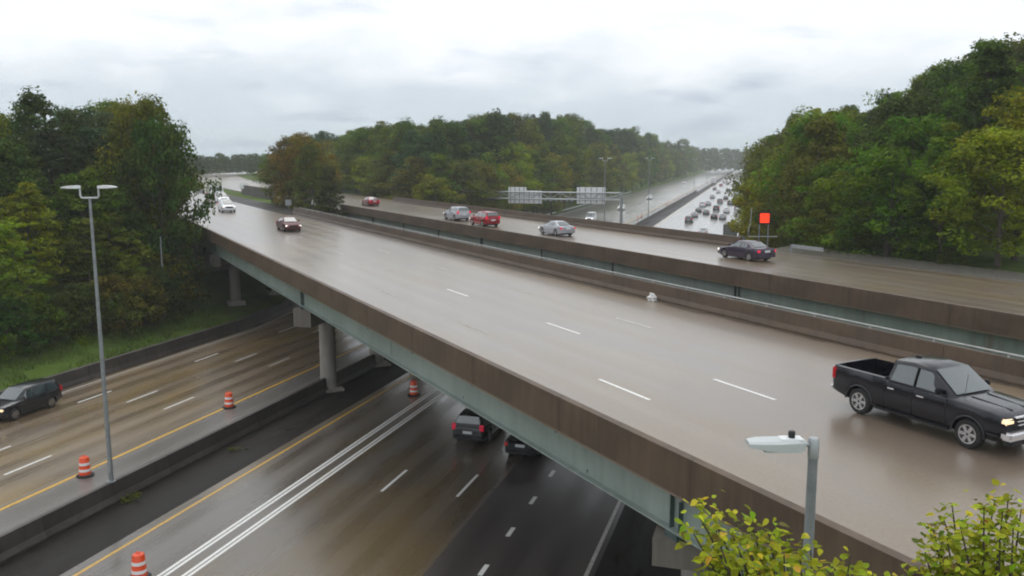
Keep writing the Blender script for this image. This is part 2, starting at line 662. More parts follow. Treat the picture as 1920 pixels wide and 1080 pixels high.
def build_ground():
    xs = np.concatenate([np.arange(-420, -150, 12), np.arange(-150, 150, 2.5), np.arange(150, 430, 12)])
    ys = np.concatenate([np.arange(-60, 0, 6), np.arange(0, 230, 2.5), np.arange(230, 500, 9), np.arange(500, 1500, 40)])
    xs = np.concatenate([[-3000, -1500, -800], xs, [700, 1500, 3000]])
    ys = np.concatenate([[-300], ys, [2200, 4000]])
    nx = len(xs)
    vs = [(x, y, ground_z(x, y)) for y in ys for x in xs]
    fs = []
    for j in range(len(ys) - 1):
        for i in range(nx - 1):
            a = j * nx + i
            fs.append((a, a + 1, a + nx + 1, a + nx))
    o = link('ground', mesh('ground', vs, fs, True), M['grass'])
    tag(o, kind='structure')
    return o


build_ground()


# ------------------------------------------------------------------ highway below
def ribbon(name, s0, s1, ts, z, mat, bend=True, frame='h', parent=None, kind='structure'):
    vs, fs = [], []
    for i, t in enumerate(ts):
        sh = shift(t) if bend else 0
        a = s0(t) if callable(s0) else s0 + sh
        b = s1(t) if callable(s1) else s1 + sh
        zz = z(t) if callable(z) else z
        vs += [(a, t, zz), (b, t, zz)]
        if i:
            k = 2 * i
            fs.append((k - 2, k - 1, k + 1, k))
    o = link(name, mesh(name, vs, fs), mat, parent)
    if parent is None:
        o.rotation_euler = (0, 0, RZ_H if frame == 'h' else RZ_B)
    if kind:
        tag(o, kind=kind)
    return o


TS = [-40, 0, 30, 60, 70, 80, 90, 100, 110, 120, 130, 140, 150, 160, 170, 180, 190, 220, 260, 320, 400, 600, 900, 1400, 2400]
road_r = ribbon('highway_right', -25.6, -12.3, [t for t in TS if t <= 100], 0.0, M['hwy'])
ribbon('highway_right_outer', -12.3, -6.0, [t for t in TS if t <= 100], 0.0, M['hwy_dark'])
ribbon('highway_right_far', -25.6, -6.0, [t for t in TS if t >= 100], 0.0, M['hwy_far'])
shoulder_r = ribbon('shoulder_right', -6.0, S_R - 0.05, TS, -0.004, M['asph'])
gutter = ribbon('median_gutter', -28.9, -25.6, TS, -0.004, M['asph'])
shoulder_l = ribbon('shoulder_left', -33.4, -28.9, TS, 0.0, M['shoulder'])
road_l = ribbon('highway_left', left_edge, lambda t: -33.4 + shift(t), [t for t in TS if t <= 100], -0.002, M['hwy2'])
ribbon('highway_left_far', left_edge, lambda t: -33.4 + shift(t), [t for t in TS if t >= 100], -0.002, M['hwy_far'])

mesh_cache = {}


def strip_mesh(w, L):
    k = (round(w, 3), round(L, 3))
    if k not in mesh_cache:
        mesh_cache[k] = mesh('paint_strip', [(-w / 2, -L / 2, 0), (w / 2, -L / 2, 0), (w / 2, L / 2, 0), (-w / 2, L / 2, 0)], [(0, 1, 2, 3)])
    return mesh_cache[k]


def dash(parent, s, t, w, L, z, mat, name='lane_dash', rz=0.0):
    o = bpy.data.objects.new(name, strip_mesh(w, L))
    C.objects.link(o)
    me = o.data
    if not me.materials:
        me.materials.append(mat)
    o.material_slots[0].link = 'OBJECT'
    o.material_slots[0].material = mat
    o.parent = parent
    o.location = (s, t, z)
    o.rotation_euler = (0, 0, rz)
    return o


LZ = 0.006
# dashed lane lines, phased from where the photograph shows one dash of each line
for (u, v, s_, road, L, step, t0, t1, w) in (
        (732, 900, -17.45, road_r, 3.05, 12.19, 10, 420, 0.15), (876, 910, -13.75, road_r, 3.05, 12.19, 10, 420, 0.15),
        (900, 1068, -10.2, road_r, 0.95, 3.66, 10, 60, 0.2),
        (47, 871, -36.6, road_l, 3.05, 12.19, 10, 420, 0.15), (262, 743, -40.0, road_l, 3.05, 12.19, 10, 420, 0.15),
        (180, 744, -43.0, road_l, 3.05, 12.19, 10, 120, 0.15)):
    tt = to_h(at(u, v, 0))[1]
    t = tt - step * int((tt - t0) / step)
    while t < t1:
        dash(road, s_ + shift(t), t, w, L, LZ, M['white_line'])
        t += step
NT = [10, 40, 70, 100, 110, 130, 150, 170, 190, 240, 320, 480, 800]
for s_ in (-21.94, -21.72, -21.05, -20.83):
    ribbon('double_white_line', s_ - 0.075, s_ + 0.075, [8, 40, 62], LZ, M['white_line'], parent=road_r, kind=None)
ribbon('yellow_edge_line', -25.1, -24.95, NT, LZ, M['yellow_line'], parent=road_r, kind=None)
ribbon('white_edge_line', -6.38, -6.22, NT, LZ, M['worn_line'], parent=road_r, kind=None)
ribbon('yellow_edge_line', -33.2, -33.05 + 0.1, NT, LZ + 0.004, M['yellow_line'], parent=shoulder_l, kind=None)
ribbon('white_edge_line', lambda t: left_edge(t) + 1.25, lambda t: left_edge(t) + 1.4, NT, LZ, M['worn_line'], parent=road_l, kind=None)

# concrete barriers along the highway, cast in segments
JERSEY = [(-0.3, 0), (0.3, 0), (0.3, 0.08), (0.16, 0.33), (0.10, 0.95), (-0.10, 0.95), (-0.16, 0.33), (-0.3, 0.08)]


def barrier(name, label, sfun, t0, t1, seg, mat, prof=JERSEY, zfun=lambda t: 0.0, gap=0.03):
    root = empty(name, (0, 0, 0), RZ_H)
    tag(root, label, 'barrier')
    vs, fs = prism_along(prof, -seg / 2 + gap / 2, seg / 2 - gap / 2)
    me = mesh('barrier_segment', vs, fs)
    me.materials.append(mat)
    t = t0 + seg / 2
    while t < t1:
        o = link('barrier_segment', me, None, root)
        sl = (sfun(t + 2) - sfun(t - 2)) / 4
        o.location = (sfun(t), t, zfun(t))
        o.rotation_euler = (0, 0, -math.atan(sl))
        t += seg
    return root


barrier('median_barrier', 'long dark concrete median barrier between the two highway carriageways', lambda t: -28.9 + shift(t), 12, 420, 8, M['barrier'])
barrier('roadside_barrier', 'dark concrete barrier below the grass bank on the far left carriageway',
        lambda t: left_edge(t) + 0.35, 20, 130, 6.1, M['barrier'], [(-0.25, 0), (0.3, 0), (0.3, 0.08), (0.16, 0.33), (0.08, 1.02), (-0.25, 1.02)])


def guardrail(name, label, pts, z0=0.0):
    root = empty(name, pts[0])
    tag(root, label, 'guardrail')
    o = Vector(pts[0])
    m = MB()
    for a, b in zip(pts[:-1], pts[1:]):
        a, b = Vector(a) - o, Vector(b) - o
        m.bar(a + Vector((0, 0, 0.62)), b + Vector((0, 0, 0.62)), 0.06, 0.3)
    m.build('rail', M['galv'], root)
    for a, b in zip(pts[:-1], pts[1:]):
        a, b = Vector(a), Vector(b)
        n = max(1, int((b - a).length / 4))
        for k in range(n):
            pp = a.lerp(b, k / n) - o
            MB().box(pp.x - 0.06, pp.x + 0.06, pp.y - 0.06, pp.y + 0.06, -0.3, 0.72).build('post', M['galv_dull'], root)
    return root


guardrail('guardrail', 'galvanised guardrail edging the far left carriageway beyond the sign gantry',
          [tuple(HW(left_edge(t) - 0.4, t, 0.0)) for t in (140, 160, 180, 200, 225, 250, 280, 320, 360, 400)])

# ------------------------------------------------------------------ the overpasses
PAR_H, PAR_B = 0.85, -0.17


def make_bridge(name, label, p0, p1, s_start, s_end, girders, cols, ext0, ext1, lane_lines, near):
    root = empty(name, (0, 0, 0), RZ_B)
    tag(root, label, 'bridge')
    qa0, qa1 = qs(p0, s_end), qs(p1, s_end)      # near (right) abutment
    qb0, qb1 = qs(p0, s_start), qs(p1, s_start)  # far (left) abutment
    # deck slab, skewed ends
    n = 16
    top, bot = [], []
    vs, fs = [], []
    for i in range(n + 1):
        k = i / n
        for (pp, qa, qb) in ((p0, qa0, qb0), (p1, qa1, qb1)):
            q = qa + (qb - qa) * k
            vs.append((pp, q, DECK))
            vs.append((pp, q, DECK - 0.25))
    for i in range(n):
        a = 4 * i
        fs += [(a, a + 2, a + 6, a + 4), (a + 1, a + 5, a + 7, a + 3), (a, a + 4, a + 5, a + 1), (a + 2, a + 3, a + 7, a + 6)]
    fs += [(0, 1, 3, 2), (4 * n, 4 * n + 2, 4 * n + 3, 4 * n + 1)]
    deck = link('deck', mesh('deck', vs, fs), M['deck'], root)
    # parapets in cast panels
    for side, pp, sgn, e0, e1 in (('n', p0, 1, ext0[0], ext0[1]), ('f', p1, -1, ext1[0], ext1[1])):
        L = 6.1
        prof = [(0, PAR_B), (0, PAR_H), (0.24 * sgn, PAR_H), (0.30 * sgn, 0.3), (0.42 * sgn, 0.08), (0.42 * sgn, 0.004), (0.10 * sgn, 0.004), (0.10 * sgn, PAR_B)]
        prof = [(x - 0.02 * sgn, z) for x, z in prof]
        if sgn < 0:
            prof = prof[::-1]
        v1, f1 = prism_along(prof, -L / 2 + 0.005, L / 2 - 0.005)
        me = mesh('parapet_panel', v1, f1)
        me.materials.append(M['parapet'])
        q = e0
        while q < e1:
            o = link('parapet_panel', me, None, root)
            o.location = (pp, q + L / 2, DECK)
            q += L
        # drip moulding under the slab edge
    # steel plate girders
    for gi, gp in enumerate(girders):
        qa, qb = qs(gp, s_end), qs(gp, s_start)
        g = MB()
        zt, zb = DECK - 0.26, DECK - 1.62
        g.box(gp - 0.012, gp + 0.012, qa, qb, zb, zt)
        g.box(gp - 0.22, gp + 0.22, qa, qb, zb - 0.045, zb)
        g.box(gp - 0.18, gp + 0.18, qa, qb, zt - 0.035, zt - 0.002)
        go = g.build('girder', M['steel'], root)
        if gi == 0:
            me = MB().box(-0.15, -0.013, -0.012, 0.012, zb + 0.003, zt - 0.037).mesh('stiffener')
            me.materials.append(M['steel_dark'])
            for s_ in (-53.5, -28.9, -2.0, s_end - 0.4):
                for dq in (-0.18, 0.18):
                    o = link('stiffener', me, None, go)
                    o.location = (gp, qs(gp, s_) + dq, 0)
            if not near:
                for s_ in (-12, -20, -37, -45):
                    o = link('stiffener', me, None, go)
                    o.location = (gp, qs(gp, s_), 0)
            # bolted splice plates
            for s_ in (-17.5, -40.5):
                qq = qs(gp, s_)
                MB().box(gp - 0.03, gp - 0.0125, qq - 0.45, qq + 0.45, zb + 0.08, zt - 0.1).build('splice_plate', M['steel'], go)
    # cross frames between girders
    cf = MB()
    for k in range(1, 12):
        s_ = s_start + (s_end - s_start) * k / 12
        for a, b in zip(girders[:-1], girders[1:]):
            qa, qb = qs(a, s_), qs(b, s_)
            cf.bar((a, qa, DECK - 0.5), (b, qb, DECK - 1.5), 0.1)
            cf.bar((a, qa, DECK - 1.5), (b, qb, DECK - 0.5), 0.1)
    cf.build('cross_frames', M['steel_dark'], root)
    # piers
    for (s_, zg, plist) in cols:
        cap = MB()
        ch = 0.75 if s_ > -10 else 1.2
        cp0, cp1 = p0 + 0.7, p1 - 0.7
        q0, q1 = qs(cp0, s_), qs(cp1, s_)
        cap.bar((cp0, q0, DECK - 1.82 - ch / 2), (cp1, q1, DECK - 1.82 - ch / 2), 1.25, ch)
        co = cap.build('pier_cap', M['cap'], root)
        for gp in girders:
            qq = qs(gp, s_)
            MB().box(gp - 0.25, gp + 0.25, qq - 0.25, qq + 0.25, DECK - 1.825, DECK - 1.667).build('bearing', M['steel_dark'], co)
        for pp in plist:
            qq = qs(pp, s_)
            m = MB().lathe([(0.55, zg - 0.3), (0.55, DECK - 1.9 - ch)], 24, (pp, qq))
            m.build('pier_column', M['pier'], root, True)
            MB().box(pp - 0.85, pp + 0.85, qq - 0.85, qq + 0.85, zg - 0.3, zg + 0.16).build('column_footing', M['pier'], root)
    # abutments
    for s_, s2, lab in ((s_end, s_end + 1.2, 'r'), (s_start, s_start - 1.2, 'l')):
        a = MB()
        e = 0.15
        vs = []
        for z in (-0.6, DECK - 1.78):
            for (pp, ss) in ((p0 + 0.4, s_ - (0.6 if s_ > s2 else -0.6)), (p1 - 0.4, s_ - (0.6 if s_ > s2 else -0.6)), (p1 - 0.4, s2), (p0 + 0.4, s2)):
                vs.append((pp, qs(pp, ss), z))
        a.add(vs, [(0, 3, 2, 1), (4, 5, 6, 7), (0, 1, 5, 4), (1, 2, 6, 5), (2, 3, 7, 6), (3, 0, 4, 7)])
        a.build('abutment', M['pier'], root)
        # backwall between seat and deck
        vs = []
        for z in (DECK - 1.8, DECK - 0.27):
            for (pp, ss) in ((p0 + 0.25, s_ + (0.3 if s_ < s2 else -0.3)), (p1 - 0.25, s_ + (0.3 if s_ < s2 else -0.3)), (p1 - 0.25, s2), (p0 + 0.25, s2)):
                vs.append((pp, qs(pp, ss), z))
        MB().add(vs, [(0, 3, 2, 1), (4, 5, 6, 7), (0, 1, 5, 4), (1, 2, 6, 5), (2, 3, 7, 6), (3, 0, 4, 7)]).build('backwall', M['soffit'], root)
    # steel expansion joints over the supports, grime along the kerb, crack sealant
    for s_ in (s_start + 0.6, s_end - 0.6):
        a0, a1 = p0 + 0.45, p1 - 0.45
        w_ = 0.028
        MB().add([(a0, qs(a0, s_) - w_, DECK + 0.003), (a1, qs(a1, s_) - w_, DECK + 0.003), (a1, qs(a1, s_) + w_, DECK + 0.003), (a0, qs(a0, s_) + w_, DECK + 0.003)], [(0, 1, 2, 3)]).build('expansion_joint', M['grime'], deck)
    gr = random.Random(int(p0 * 10))
    for side in (0, 1):
        vs, fs = [], []
        qa, qb = (qs(p0, s_end), qs(p0, s_start)) if side == 0 else (qs(p1, s_end), qs(p1, s_start))
        nn = int((qb - qa) / 0.45)
        wv = 0.4
        for i in range(nn + 1):
            q = qa + (qb - qa) * i / nn
            wv = min(1.5, max(0.12, wv + gr.uniform(-0.16, 0.16)))
            ww = wv * (0.35 if side == 0 else 1.0)
            x0, x1 = (p0 + 0.40, p0 + 0.40 + ww) if side == 0 else (p1 - 0.40 - ww, p1 - 0.40)
            vs += [(x0, q, DECK + 0.0025), (x1, q, DECK + 0.0025)]
            if i:
                fs.append((2 * i - 2, 2 * i - 1, 2 * i + 1, 2 * i))
        link('kerb_grime', mesh('kerb_grime', vs, fs), M['grime'], deck)
    for i in range(0 if near else 4):
        pp, q = gr.uniform(p0 + 1.2, p1 - 1.8), gr.uniform(18 if near else 45, 75 if near else 120)
        along = gr.random() < 0.5
        vs, fs = [], []
        for k in range(26):
            wob = 0.12 * math.sin(k * 0.9 + i) + gr.uniform(-0.05, 0.05)
            c = (pp + wob, q + k * 0.4) if along else (pp + k * 0.22 - 2, q + wob - k * 0.2)
            t_ = 0.007 + 0.009 * gr.random()
            vs += [(c[0] - t_, c[1] - (0 if along else t_), DECK + 0.0032), (c[0] + t_, c[1] + (0 if along else t_), DECK + 0.0032)]
            if k:
                fs.append((2 * k - 2, 2 * k - 1, 2 * k + 1, 2 * k))
        link('crack_sealant', mesh('crack_sealant', vs, fs), M['joint'], deck)
    # painted lines
    for (pp, q_, step, L, q0, q1, mat) in lane_lines:
        q = q_ - step * int((q_ - q0) / step)
        while q < q1:
            dash(deck, pp, q, 0.14, L, DECK + 0.005, mat)
            q += step
    return root, deck


def qof(u, v):
    return to_b(at(u, v, DECK))[1]


NP0, NP1, FP0, FP1 = 12.66, 29.45, 37.8, 53.6
qA, qB, qC = qof(1390, 730), qof(1173, 729), qof(1187, 605)
near_lines = [(20.3, qA, 12.19, 3.05, qA - 2, qA + 26, M['white_line']), (20.3, qA + 36.57, 12.19, 3.05, qA + 34, 80, M['faint_line']),
              (16.65, qB, 12.19, 3.05, qB - 2, qB + 3, M['white_line']), (16.65, qB + 12.19, 12.19, 3.05, qB + 9, 60, M['faint_line']),
              (24.0, qC, 12.19, 3.05, qC - 2, qC + 3, M['worn_line']), (24.0, qC + 12.19, 12.19, 3.05, qC + 9, 80, M['faint_line'])]
bridge1, deck1 = make_bridge('overpass_bridge', 'wide wet overpass in front carrying the black pickup, green girder below brown parapet',
                             NP0, NP1, -62.0, 14.0, [13.55, 17.3, 21.05, 24.8, 28.55],
                             [(-28.9, 0.0, (15.6, 20.9, 26.2)), (-53.5, 0.9, (15.6, 20.9, 26.2)), (-2.0, 0.0, (18.6, 22.5, 26.6))],
                             (-21, 105), (-9, 122), near_lines, True)
far_lines = [(41.9, 60, 12.19, 3.05, 50, 125, M['faint_line']), (45.6, 60, 12.19, 3.05, 50, 125, M['faint_line']), (49.3, 66, 12.19, 3.05, 60, 140, M['faint_line'])]
bridge2, deck2 = make_bridge('overpass_bridge', 'second overpass behind, its green girder seen across the gap',
                             FP0, FP1, -62.0, 14.0, [38.7, 42.3, 45.9, 49.5, 52.7],
                             [(-28.9, 0.0, (41.5, 46, 50.5)), (-53.5, 0.9, (41.5, 46, 50.5)), (-2.0, 0.0, (41.5, 46, 50.5))],
                             (-9, 131), (qs(FP1, -2.6), 146), far_lines, False)

# parapet rail of pale steel on the inner parapet of the front bridge
rail = MB()
for q in np.arange(-8, 121, 3.0):
    rail.box(NP1 - 0.16, NP1 - 0.08, q - 0.03, q + 0.03, DECK + PAR_H, DECK + PAR_H + 0.12)
rail.box(NP1 - 0.17, NP1 - 0.07, -9, 122, DECK + PAR_H + 0.12, DECK + PAR_H + 0.155)
rail.build('rail', M['rail'], bridge1)

# lime streaks and weep pipes on the outer face of the front parapet
for (u, v) in ((837, 655), (970, 742), (1012, 757), (1052, 775), (1112, 822), (1208, 858), (1265, 892), (1330, 925), (900, 700)):
    q = to_b(at(u, v, DECK + 0.3))[1]
    h = random.uniform(0.25, 0.5)
    z0 = DECK + random.uniform(-0.14, 0.05)
    MB().box(NP0 - 0.003 + 0.0, NP0 + 0.01, q - 0.014, q + 0.014, z0, z0 + h).build('lime_streak', M['stain'], bridge1)
for k in range(18):
    q = 4 + 6.1 * k
    MB().tube([(NP0 + 0.2, q, DECK - 0.24), (NP0 + 0.2, q, DECK - 0.42)], 0.05, 8).build('weep_pipe', M['galv_dull'], bridge1)

# roads that run on from the bridge ends
for nm, a, b, s0, q1, mat in (('overpass_road', NP0, NP1, -62.0, 900, M['deck']), ('overpass_road', FP0, FP1 + 2.5, -62.0, 900, M['deck'])):
    vs = [(a, qs(a, s0), DECK), (b, qs(b, s0), DECK)]
    fs = []
    for i, q in enumerate((180, 220, 270, 330, 420, q1)):
        off = 0 if q <= 220 else 0.0004 * (q - 220) ** 2
        vs += [(a + off, q, DECK), (b + off, q, DECK)]
        fs.append((2 * i, 2 * i + 1, 2 * i + 3, 2 * i + 2))
    nv = len(vs)
    vs += [(x, y, DECK - 0.6) for x, y, z in vs]
    for i in range(nv // 2 - 1):
        fs += [(2 * i, 2 * i + 2, 2 * i + 2 + nv, 2 * i + nv), (2 * i + 1, 2 * i + 1 + nv, 2 * i + 3 + nv, 2 * i + 3)]
    o = link(nm, mesh(nm, vs, fs), mat)
    o.rotation_euler = (0, 0, RZ_B)
    tag(o, kind='structure')
for nm, a, b, q1 in (('overpass_approach', NP0, NP1, -60), ('overpass_approach', FP0, FP1, -60)):
    vs = [(a, q1, DECK), (b, q1, DECK), (b, qs(b, 14.0), DECK), (a, qs(a, 14.0), DECK)]
    vs += [(x, y, DECK - 0.6) for x, y, z in vs]
    o = link(nm, mesh(nm, vs, [(0, 1, 2, 3), (0, 3, 7, 4), (1, 5, 6, 2), (3, 2, 6, 7)]), M['deck'])
    o.rotation_euler = (0, 0, RZ_B)
    tag(o, kind='structure')
# outer shoulder beside the second overpass approach, and the strip of median beyond the front bridge
vs = [(FP1 + 0.02, -40, DECK - 0.03), (FP1 + 5.2, -40, DECK - 0.05), (FP1 + 5.2, qs(FP1 + 5, 1.5), DECK - 0.05), (FP1 + 0.02, qs(FP1, -0.5), DECK - 0.03)]
vs += [(x, y, z - 0.6) for x, y, z in vs]
o = link('approach_shoulder', mesh('approach_shoulder', vs, [(0, 1, 2, 3), (0, 3, 7, 4), (1, 5, 6, 2), (3, 2, 6, 7)]), M['shoulder'])
o.rotation_euler = (0, 0, RZ_B)
tag(o, kind='structure')
vs = [(NP1 - 1.9, qs(NP1, -62) + 1.5, DECK + 0.004), (NP1 + 2.6, qs(NP1, -62) + 1.5, DECK + 0.004), (NP1 + 2.6, 260, DECK + 0.004), (NP1 - 1.9, 260, DECK + 0.004)]
vs += [(x, y, z - 0.5) for x, y, z in vs]
o = link('median_shoulder', mesh('median_shoulder', vs, [(0, 1, 2, 3), (0, 3, 7, 4), (1, 5, 6, 2), (0, 4, 5, 1)]), M['asph'])
o.rotation_euler = (0, 0, RZ_B)
tag(o, kind='structure')

# dark wall edging the second overpass road beyond the median trees
w = empty('retaining_wall', BW(37.0, 192, DECK - 0.4), RZ_B)
tag(w, 'dark concrete wall beside the far road beyond the median trees', 'wall')
MB().box(-0.3, 0.3, -15, 15, 0, 2.0).build('wall_body', M['barrier'], w)
MB().box(-0.4, 0.4, -15.1, 15.1, 2.002, 2.15).build('coping', M['parapet'], w)
# ------------------------------------------------------------------ trees
def crown_mesh(name, seed, height, radius, base, n_clump, n_leaf, leaf, shape='round'):
    """leaf-sized faces gathered in clumps through the crown's volume"""
    g = np.random.default_rng(seed)
    cs = []
    while len(cs) < n_clump:
        h = g.random()
        if shape == 'round':
            prof = math.sin(math.pi * (0.10 + 0.86 * h)) ** 0.6
        elif shape == 'tall':
            prof = (math.sin(math.pi * (0.14 + 0.82 * h)) ** 0.8) * (1.1 - 0.3 * h)
        elif shape == 'pine':
            prof = (1 - h) ** 0.6 * (0.7 + 0.3 * math.sin(h * 26)) + 0.1
        else:
            prof = max(0.1, math.cos(h * math.pi / 2)) ** 0.5
        lump = 0.78 + 0.30 * math.sin(3 * g.random() * 6.28)
        a = g.random() * 2 * math.pi
        bump = 1 + 0.22 * math.sin(2 * a + seed) + 0.16 * math.sin(5 * a + 3 * h * 6 + seed * 2)
        rr = math.sqrt(g.random() * 0.75 + 0.25) * radius * prof * bump
        if g.random() < 0.14:
            rr *= 1.22 + 0.2 * g.random()
        if h < 0.3 and g.random() < 0.35:
            continue
        cs.append((rr * math.cos(a), rr * math.sin(a), base + h * (height - base) + g.normal() * 0.03 * height * (h > 0.75)))
    cs = np.array(cs)
    n = n_clump * n_leaf
    idx = np.repeat(np.arange(n_clump), n_leaf)
    cr = radius * (0.12 + 0.19 * g.random(n_clump))
    d = g.normal(size=(n, 3))
    d /= np.linalg.norm(d, axis=1)[:, None]
    rad = cr[idx] * (0.35 + 0.75 * g.random(n) ** 0.6)
    pos = cs[idx] + d * rad[:, None] * np.array([1.15, 1.15, 0.72])
    # leaf orientation: mostly facing out and up
    nrm = d * 0.8 + np.array([0, 0, 0.7]) + g.normal(size=(n, 3)) * 0.55
    nrm /= np.linalg.norm(nrm, axis=1)[:, None]
    tv = np.cross(nrm, g.normal(size=(n, 3)))
    tv /= np.linalg.norm(tv, axis=1)[:, None]
    bv = np.cross(nrm, tv)
    sz = leaf * (0.5 + 1.0 * g.random(n))
    A = tv * sz[:, None]
    B = bv * (sz * 0.62)[:, None]
    v = np.empty((n, 4, 3))
    v[:, 0] = pos - A
    v[:, 1] = pos - B + A * 0.15
    v[:, 2] = pos + A
    v[:, 3] = pos + B + A * 0.15
    me = bpy.data.meshes.new(name)
    me.vertices.add(n * 4)
    me.vertices.foreach_set('co', v.reshape(-1).astype(np.float32))
    me.loops.add(n * 4)
    me.loops.foreach_set('vertex_index', np.arange(n * 4, dtype=np.int32))
    me.polygons.add(n)
    me.polygons.foreach_set('loop_start', np.arange(0, n * 4, 4, dtype=np.int32))
    me.polygons.foreach_set('loop_total', np.full(n, 4, dtype=np.int32))
    me.update(calc_edges=True)
    tint = np.empty((n_clump, 2))
    tint[:, 0] = g.random(n_clump)
    tint[:, 1] = g.random(n_clump)
    t = np.clip(tint[idx] + g.normal(size=(n, 2)) * 0.18, 0, 1)
    col = np.zeros((n, 4, 4), dtype=np.float32)
    col[:, :, 0] = t[:, 0:1]
    col[:, :, 1] = t[:, 1:2]
    col[:, :, 3] = 1
    at_ = me.attributes.new('tint', 'FLOAT_COLOR', 'POINT')
    at_.data.foreach_set('color', col.reshape(-1))
    me.materials.append(M['leaf'])
    return me, cs


def trunk_mesh(name, seed, height, r0, cs, nb=9):
    g = random.Random(seed)
    m = MB()
    lean = (g.uniform(-0.4, 0.4), g.uniform(-0.4, 0.4))
    top = height * 0.88
    pts = [(lean[0] * k * k + 0.12 * math.sin(k * 5 + seed), lean[1] * k * k + 0.12 * math.cos(k * 4 + seed), -0.6 + (top + 0.6) * k) for k in (0, 0.08, 0.25, 0.45, 0.65, 0.85, 1)]
    m.tube(pts, [r0 * 1.35, r0, r0 * 0.85, r0 * 0.66, r0 * 0.48, r0 * 0.28, r0 * 0.08], 8)
    lst = sorted(range(len(cs)), key=lambda i: g.random())[:nb]
    for i in lst:
        c = Vector(cs[i])
        k = max(0.2, min(0.85, (c.z / height) * 0.72))
        a = Vector((lean[0] * k * k, lean[1] * k * k, -0.6 + (top + 0.6) * k))
        mid = a.lerp(c, 0.5) + Vector((0, 0, -0.25))
        m.tube([a, mid, c], [r0 * 0.36, r0 * 0.24, r0 * 0.07], 5, False)
    me = m.mesh(name, True)
    me.materials.append(M['bark'])
    return me


VARS = []
# (height, radius, crown base, clumps, leaves per clump, leaf size, shape)
for i, (h, r, b, nc, nl, lf, sh) in enumerate([
        (14, 4.4, 2.2, 130, 105, 0.16, 'round'), (15, 4.0, 2.0, 130, 105, 0.16, 'round'), (16, 3.7, 2.0, 130, 105, 0.155, 'tall'),
        (13, 4.8, 1.6, 135, 105, 0.165, 'round'), (17, 3.4, 3.5, 120, 105, 0.155, 'tall'), (18, 3.1, 5.0, 110, 100, 0.15, 'pine'),
        (15, 4.3, 1.4, 135, 105, 0.16, 'tall'), (14, 4.6, 2.5, 125, 105, 0.17, 'round')]):
    cme, cs = crown_mesh('crown', 11 + i, h, r, b, nc, nl, lf, sh)
    tme = trunk_mesh('trunk', 40 + i, h, 0.24, cs)
    VARS.append((h, r, cme, tme))
SHRUBS = []
for i in range(3):
    cme, cs = crown_mesh('crown', 71 + i, 4.0, 2.4, 0.1, 60, 75, 0.12, 'dome')
    tme = trunk_mesh('trunk', 90 + i, 4.0, 0.07, cs, 6)
    SHRUBS.append((4.0, 2.4, cme, tme))

HUES = {'dark': (0.056, 0.094, 0.014), 'mid': (0.104, 0.158, 0.008), 'yellow': (0.190, 0.228, 0.007), 'olive': (0.122, 0.148, 0.013),
        'rust': (0.160, 0.125, 0.014), 'bluish': (0.050, 0.086, 0.028), 'brown': (0.096, 0.090, 0.022)}
ORD = ['leftmost', 'second from left', 'third from left', 'fourth from left', 'fifth from left', 'sixth from left', 'seventh from left', 'eighth from left', 'ninth from left', 'tenth from left', 'eleventh from left', 'twelfth from left', 'thirteenth from left', 'fourteenth from left']
TREES = []


def tree(x, y, height, hue, label, group, var=None, wide=1.0, zg=None, kind='tree', name=None):
    lib = VARS if kind == 'tree' else SHRUBS
    h, r, cme, tme = lib[(var if var is not None else random.randrange(len(lib))) % len(lib)]
    z = ground_z(x, y) if zg is None else zg
    root = empty(name or ('woodland_tree' if kind == 'tree' else 'shrub'), (x, y, z), random.uniform(0, 6.28))
    k = height / h
    wk = (0.4 * k + 0.6) * wide if kind == 'tree' else k * wide
    root.scale = (wk, wk, k)
    tag(root, label, 'tree' if kind == 'tree' else 'shrub', group)
    cr = link('crown', cme, None, root)
    c = [max(0.008, q * random.uniform(0.82, 1.2)) for q in HUES[hue]]
    cr.color = (*c, 1)
    link('trunk', tme, None, root)
    TREES.append(root)
    return root


def interp(tab, u):
    return float(np.interp(u, [a for a, b in tab], [b for a, b in tab]))


def proj(x, y, z):
    c, s = math.cos(PITCH), math.sin(PITCH)
    dz = z - CAMZ
    dep = y * c - dz * s
    dn = -(y * s + dz * c)
    return CX + F * x / dep, CY + F * dn / dep


def top_height(x, y, vtop):
    """height of a tree at (x, y) whose top reaches photo row vtop"""
    u, _ = proj(x, y, CAMZ)
    return atd(u, vtop, y).z - ground_z(x, y)


def pick(opts):
    return random.choices([a for a, b in opts], [b for a, b in opts])[0]


SIL_L = [(-300, 190), (0, 188), (30, 200), (70, 172), (120, 190), (165, 176), (225, 190), (280, 188), (318, 212), (345, 240), (375, 262), (400, 296), (420, 330)]
SIL_M = [(500, 296), (540, 275), (590, 250), (650, 242), (700, 238), (750, 229), (850, 224), (930, 211), (1000, 213), (1080, 210), (1110, 232), (1180, 242), (1220, 250), (1250, 268), (1290, 258), (1320, 262), (1375, 284), (1420, 296)]
SIL_R = [(1380, 280), (1395, 232), (1420, 212), (1460, 204), (1550, 208), (1630, 202), (1650, 178), (1700, 162), (1740, 122), (1800, 96), (1850, 72), (1890, 58), (1920, 48), (2100, 30)]

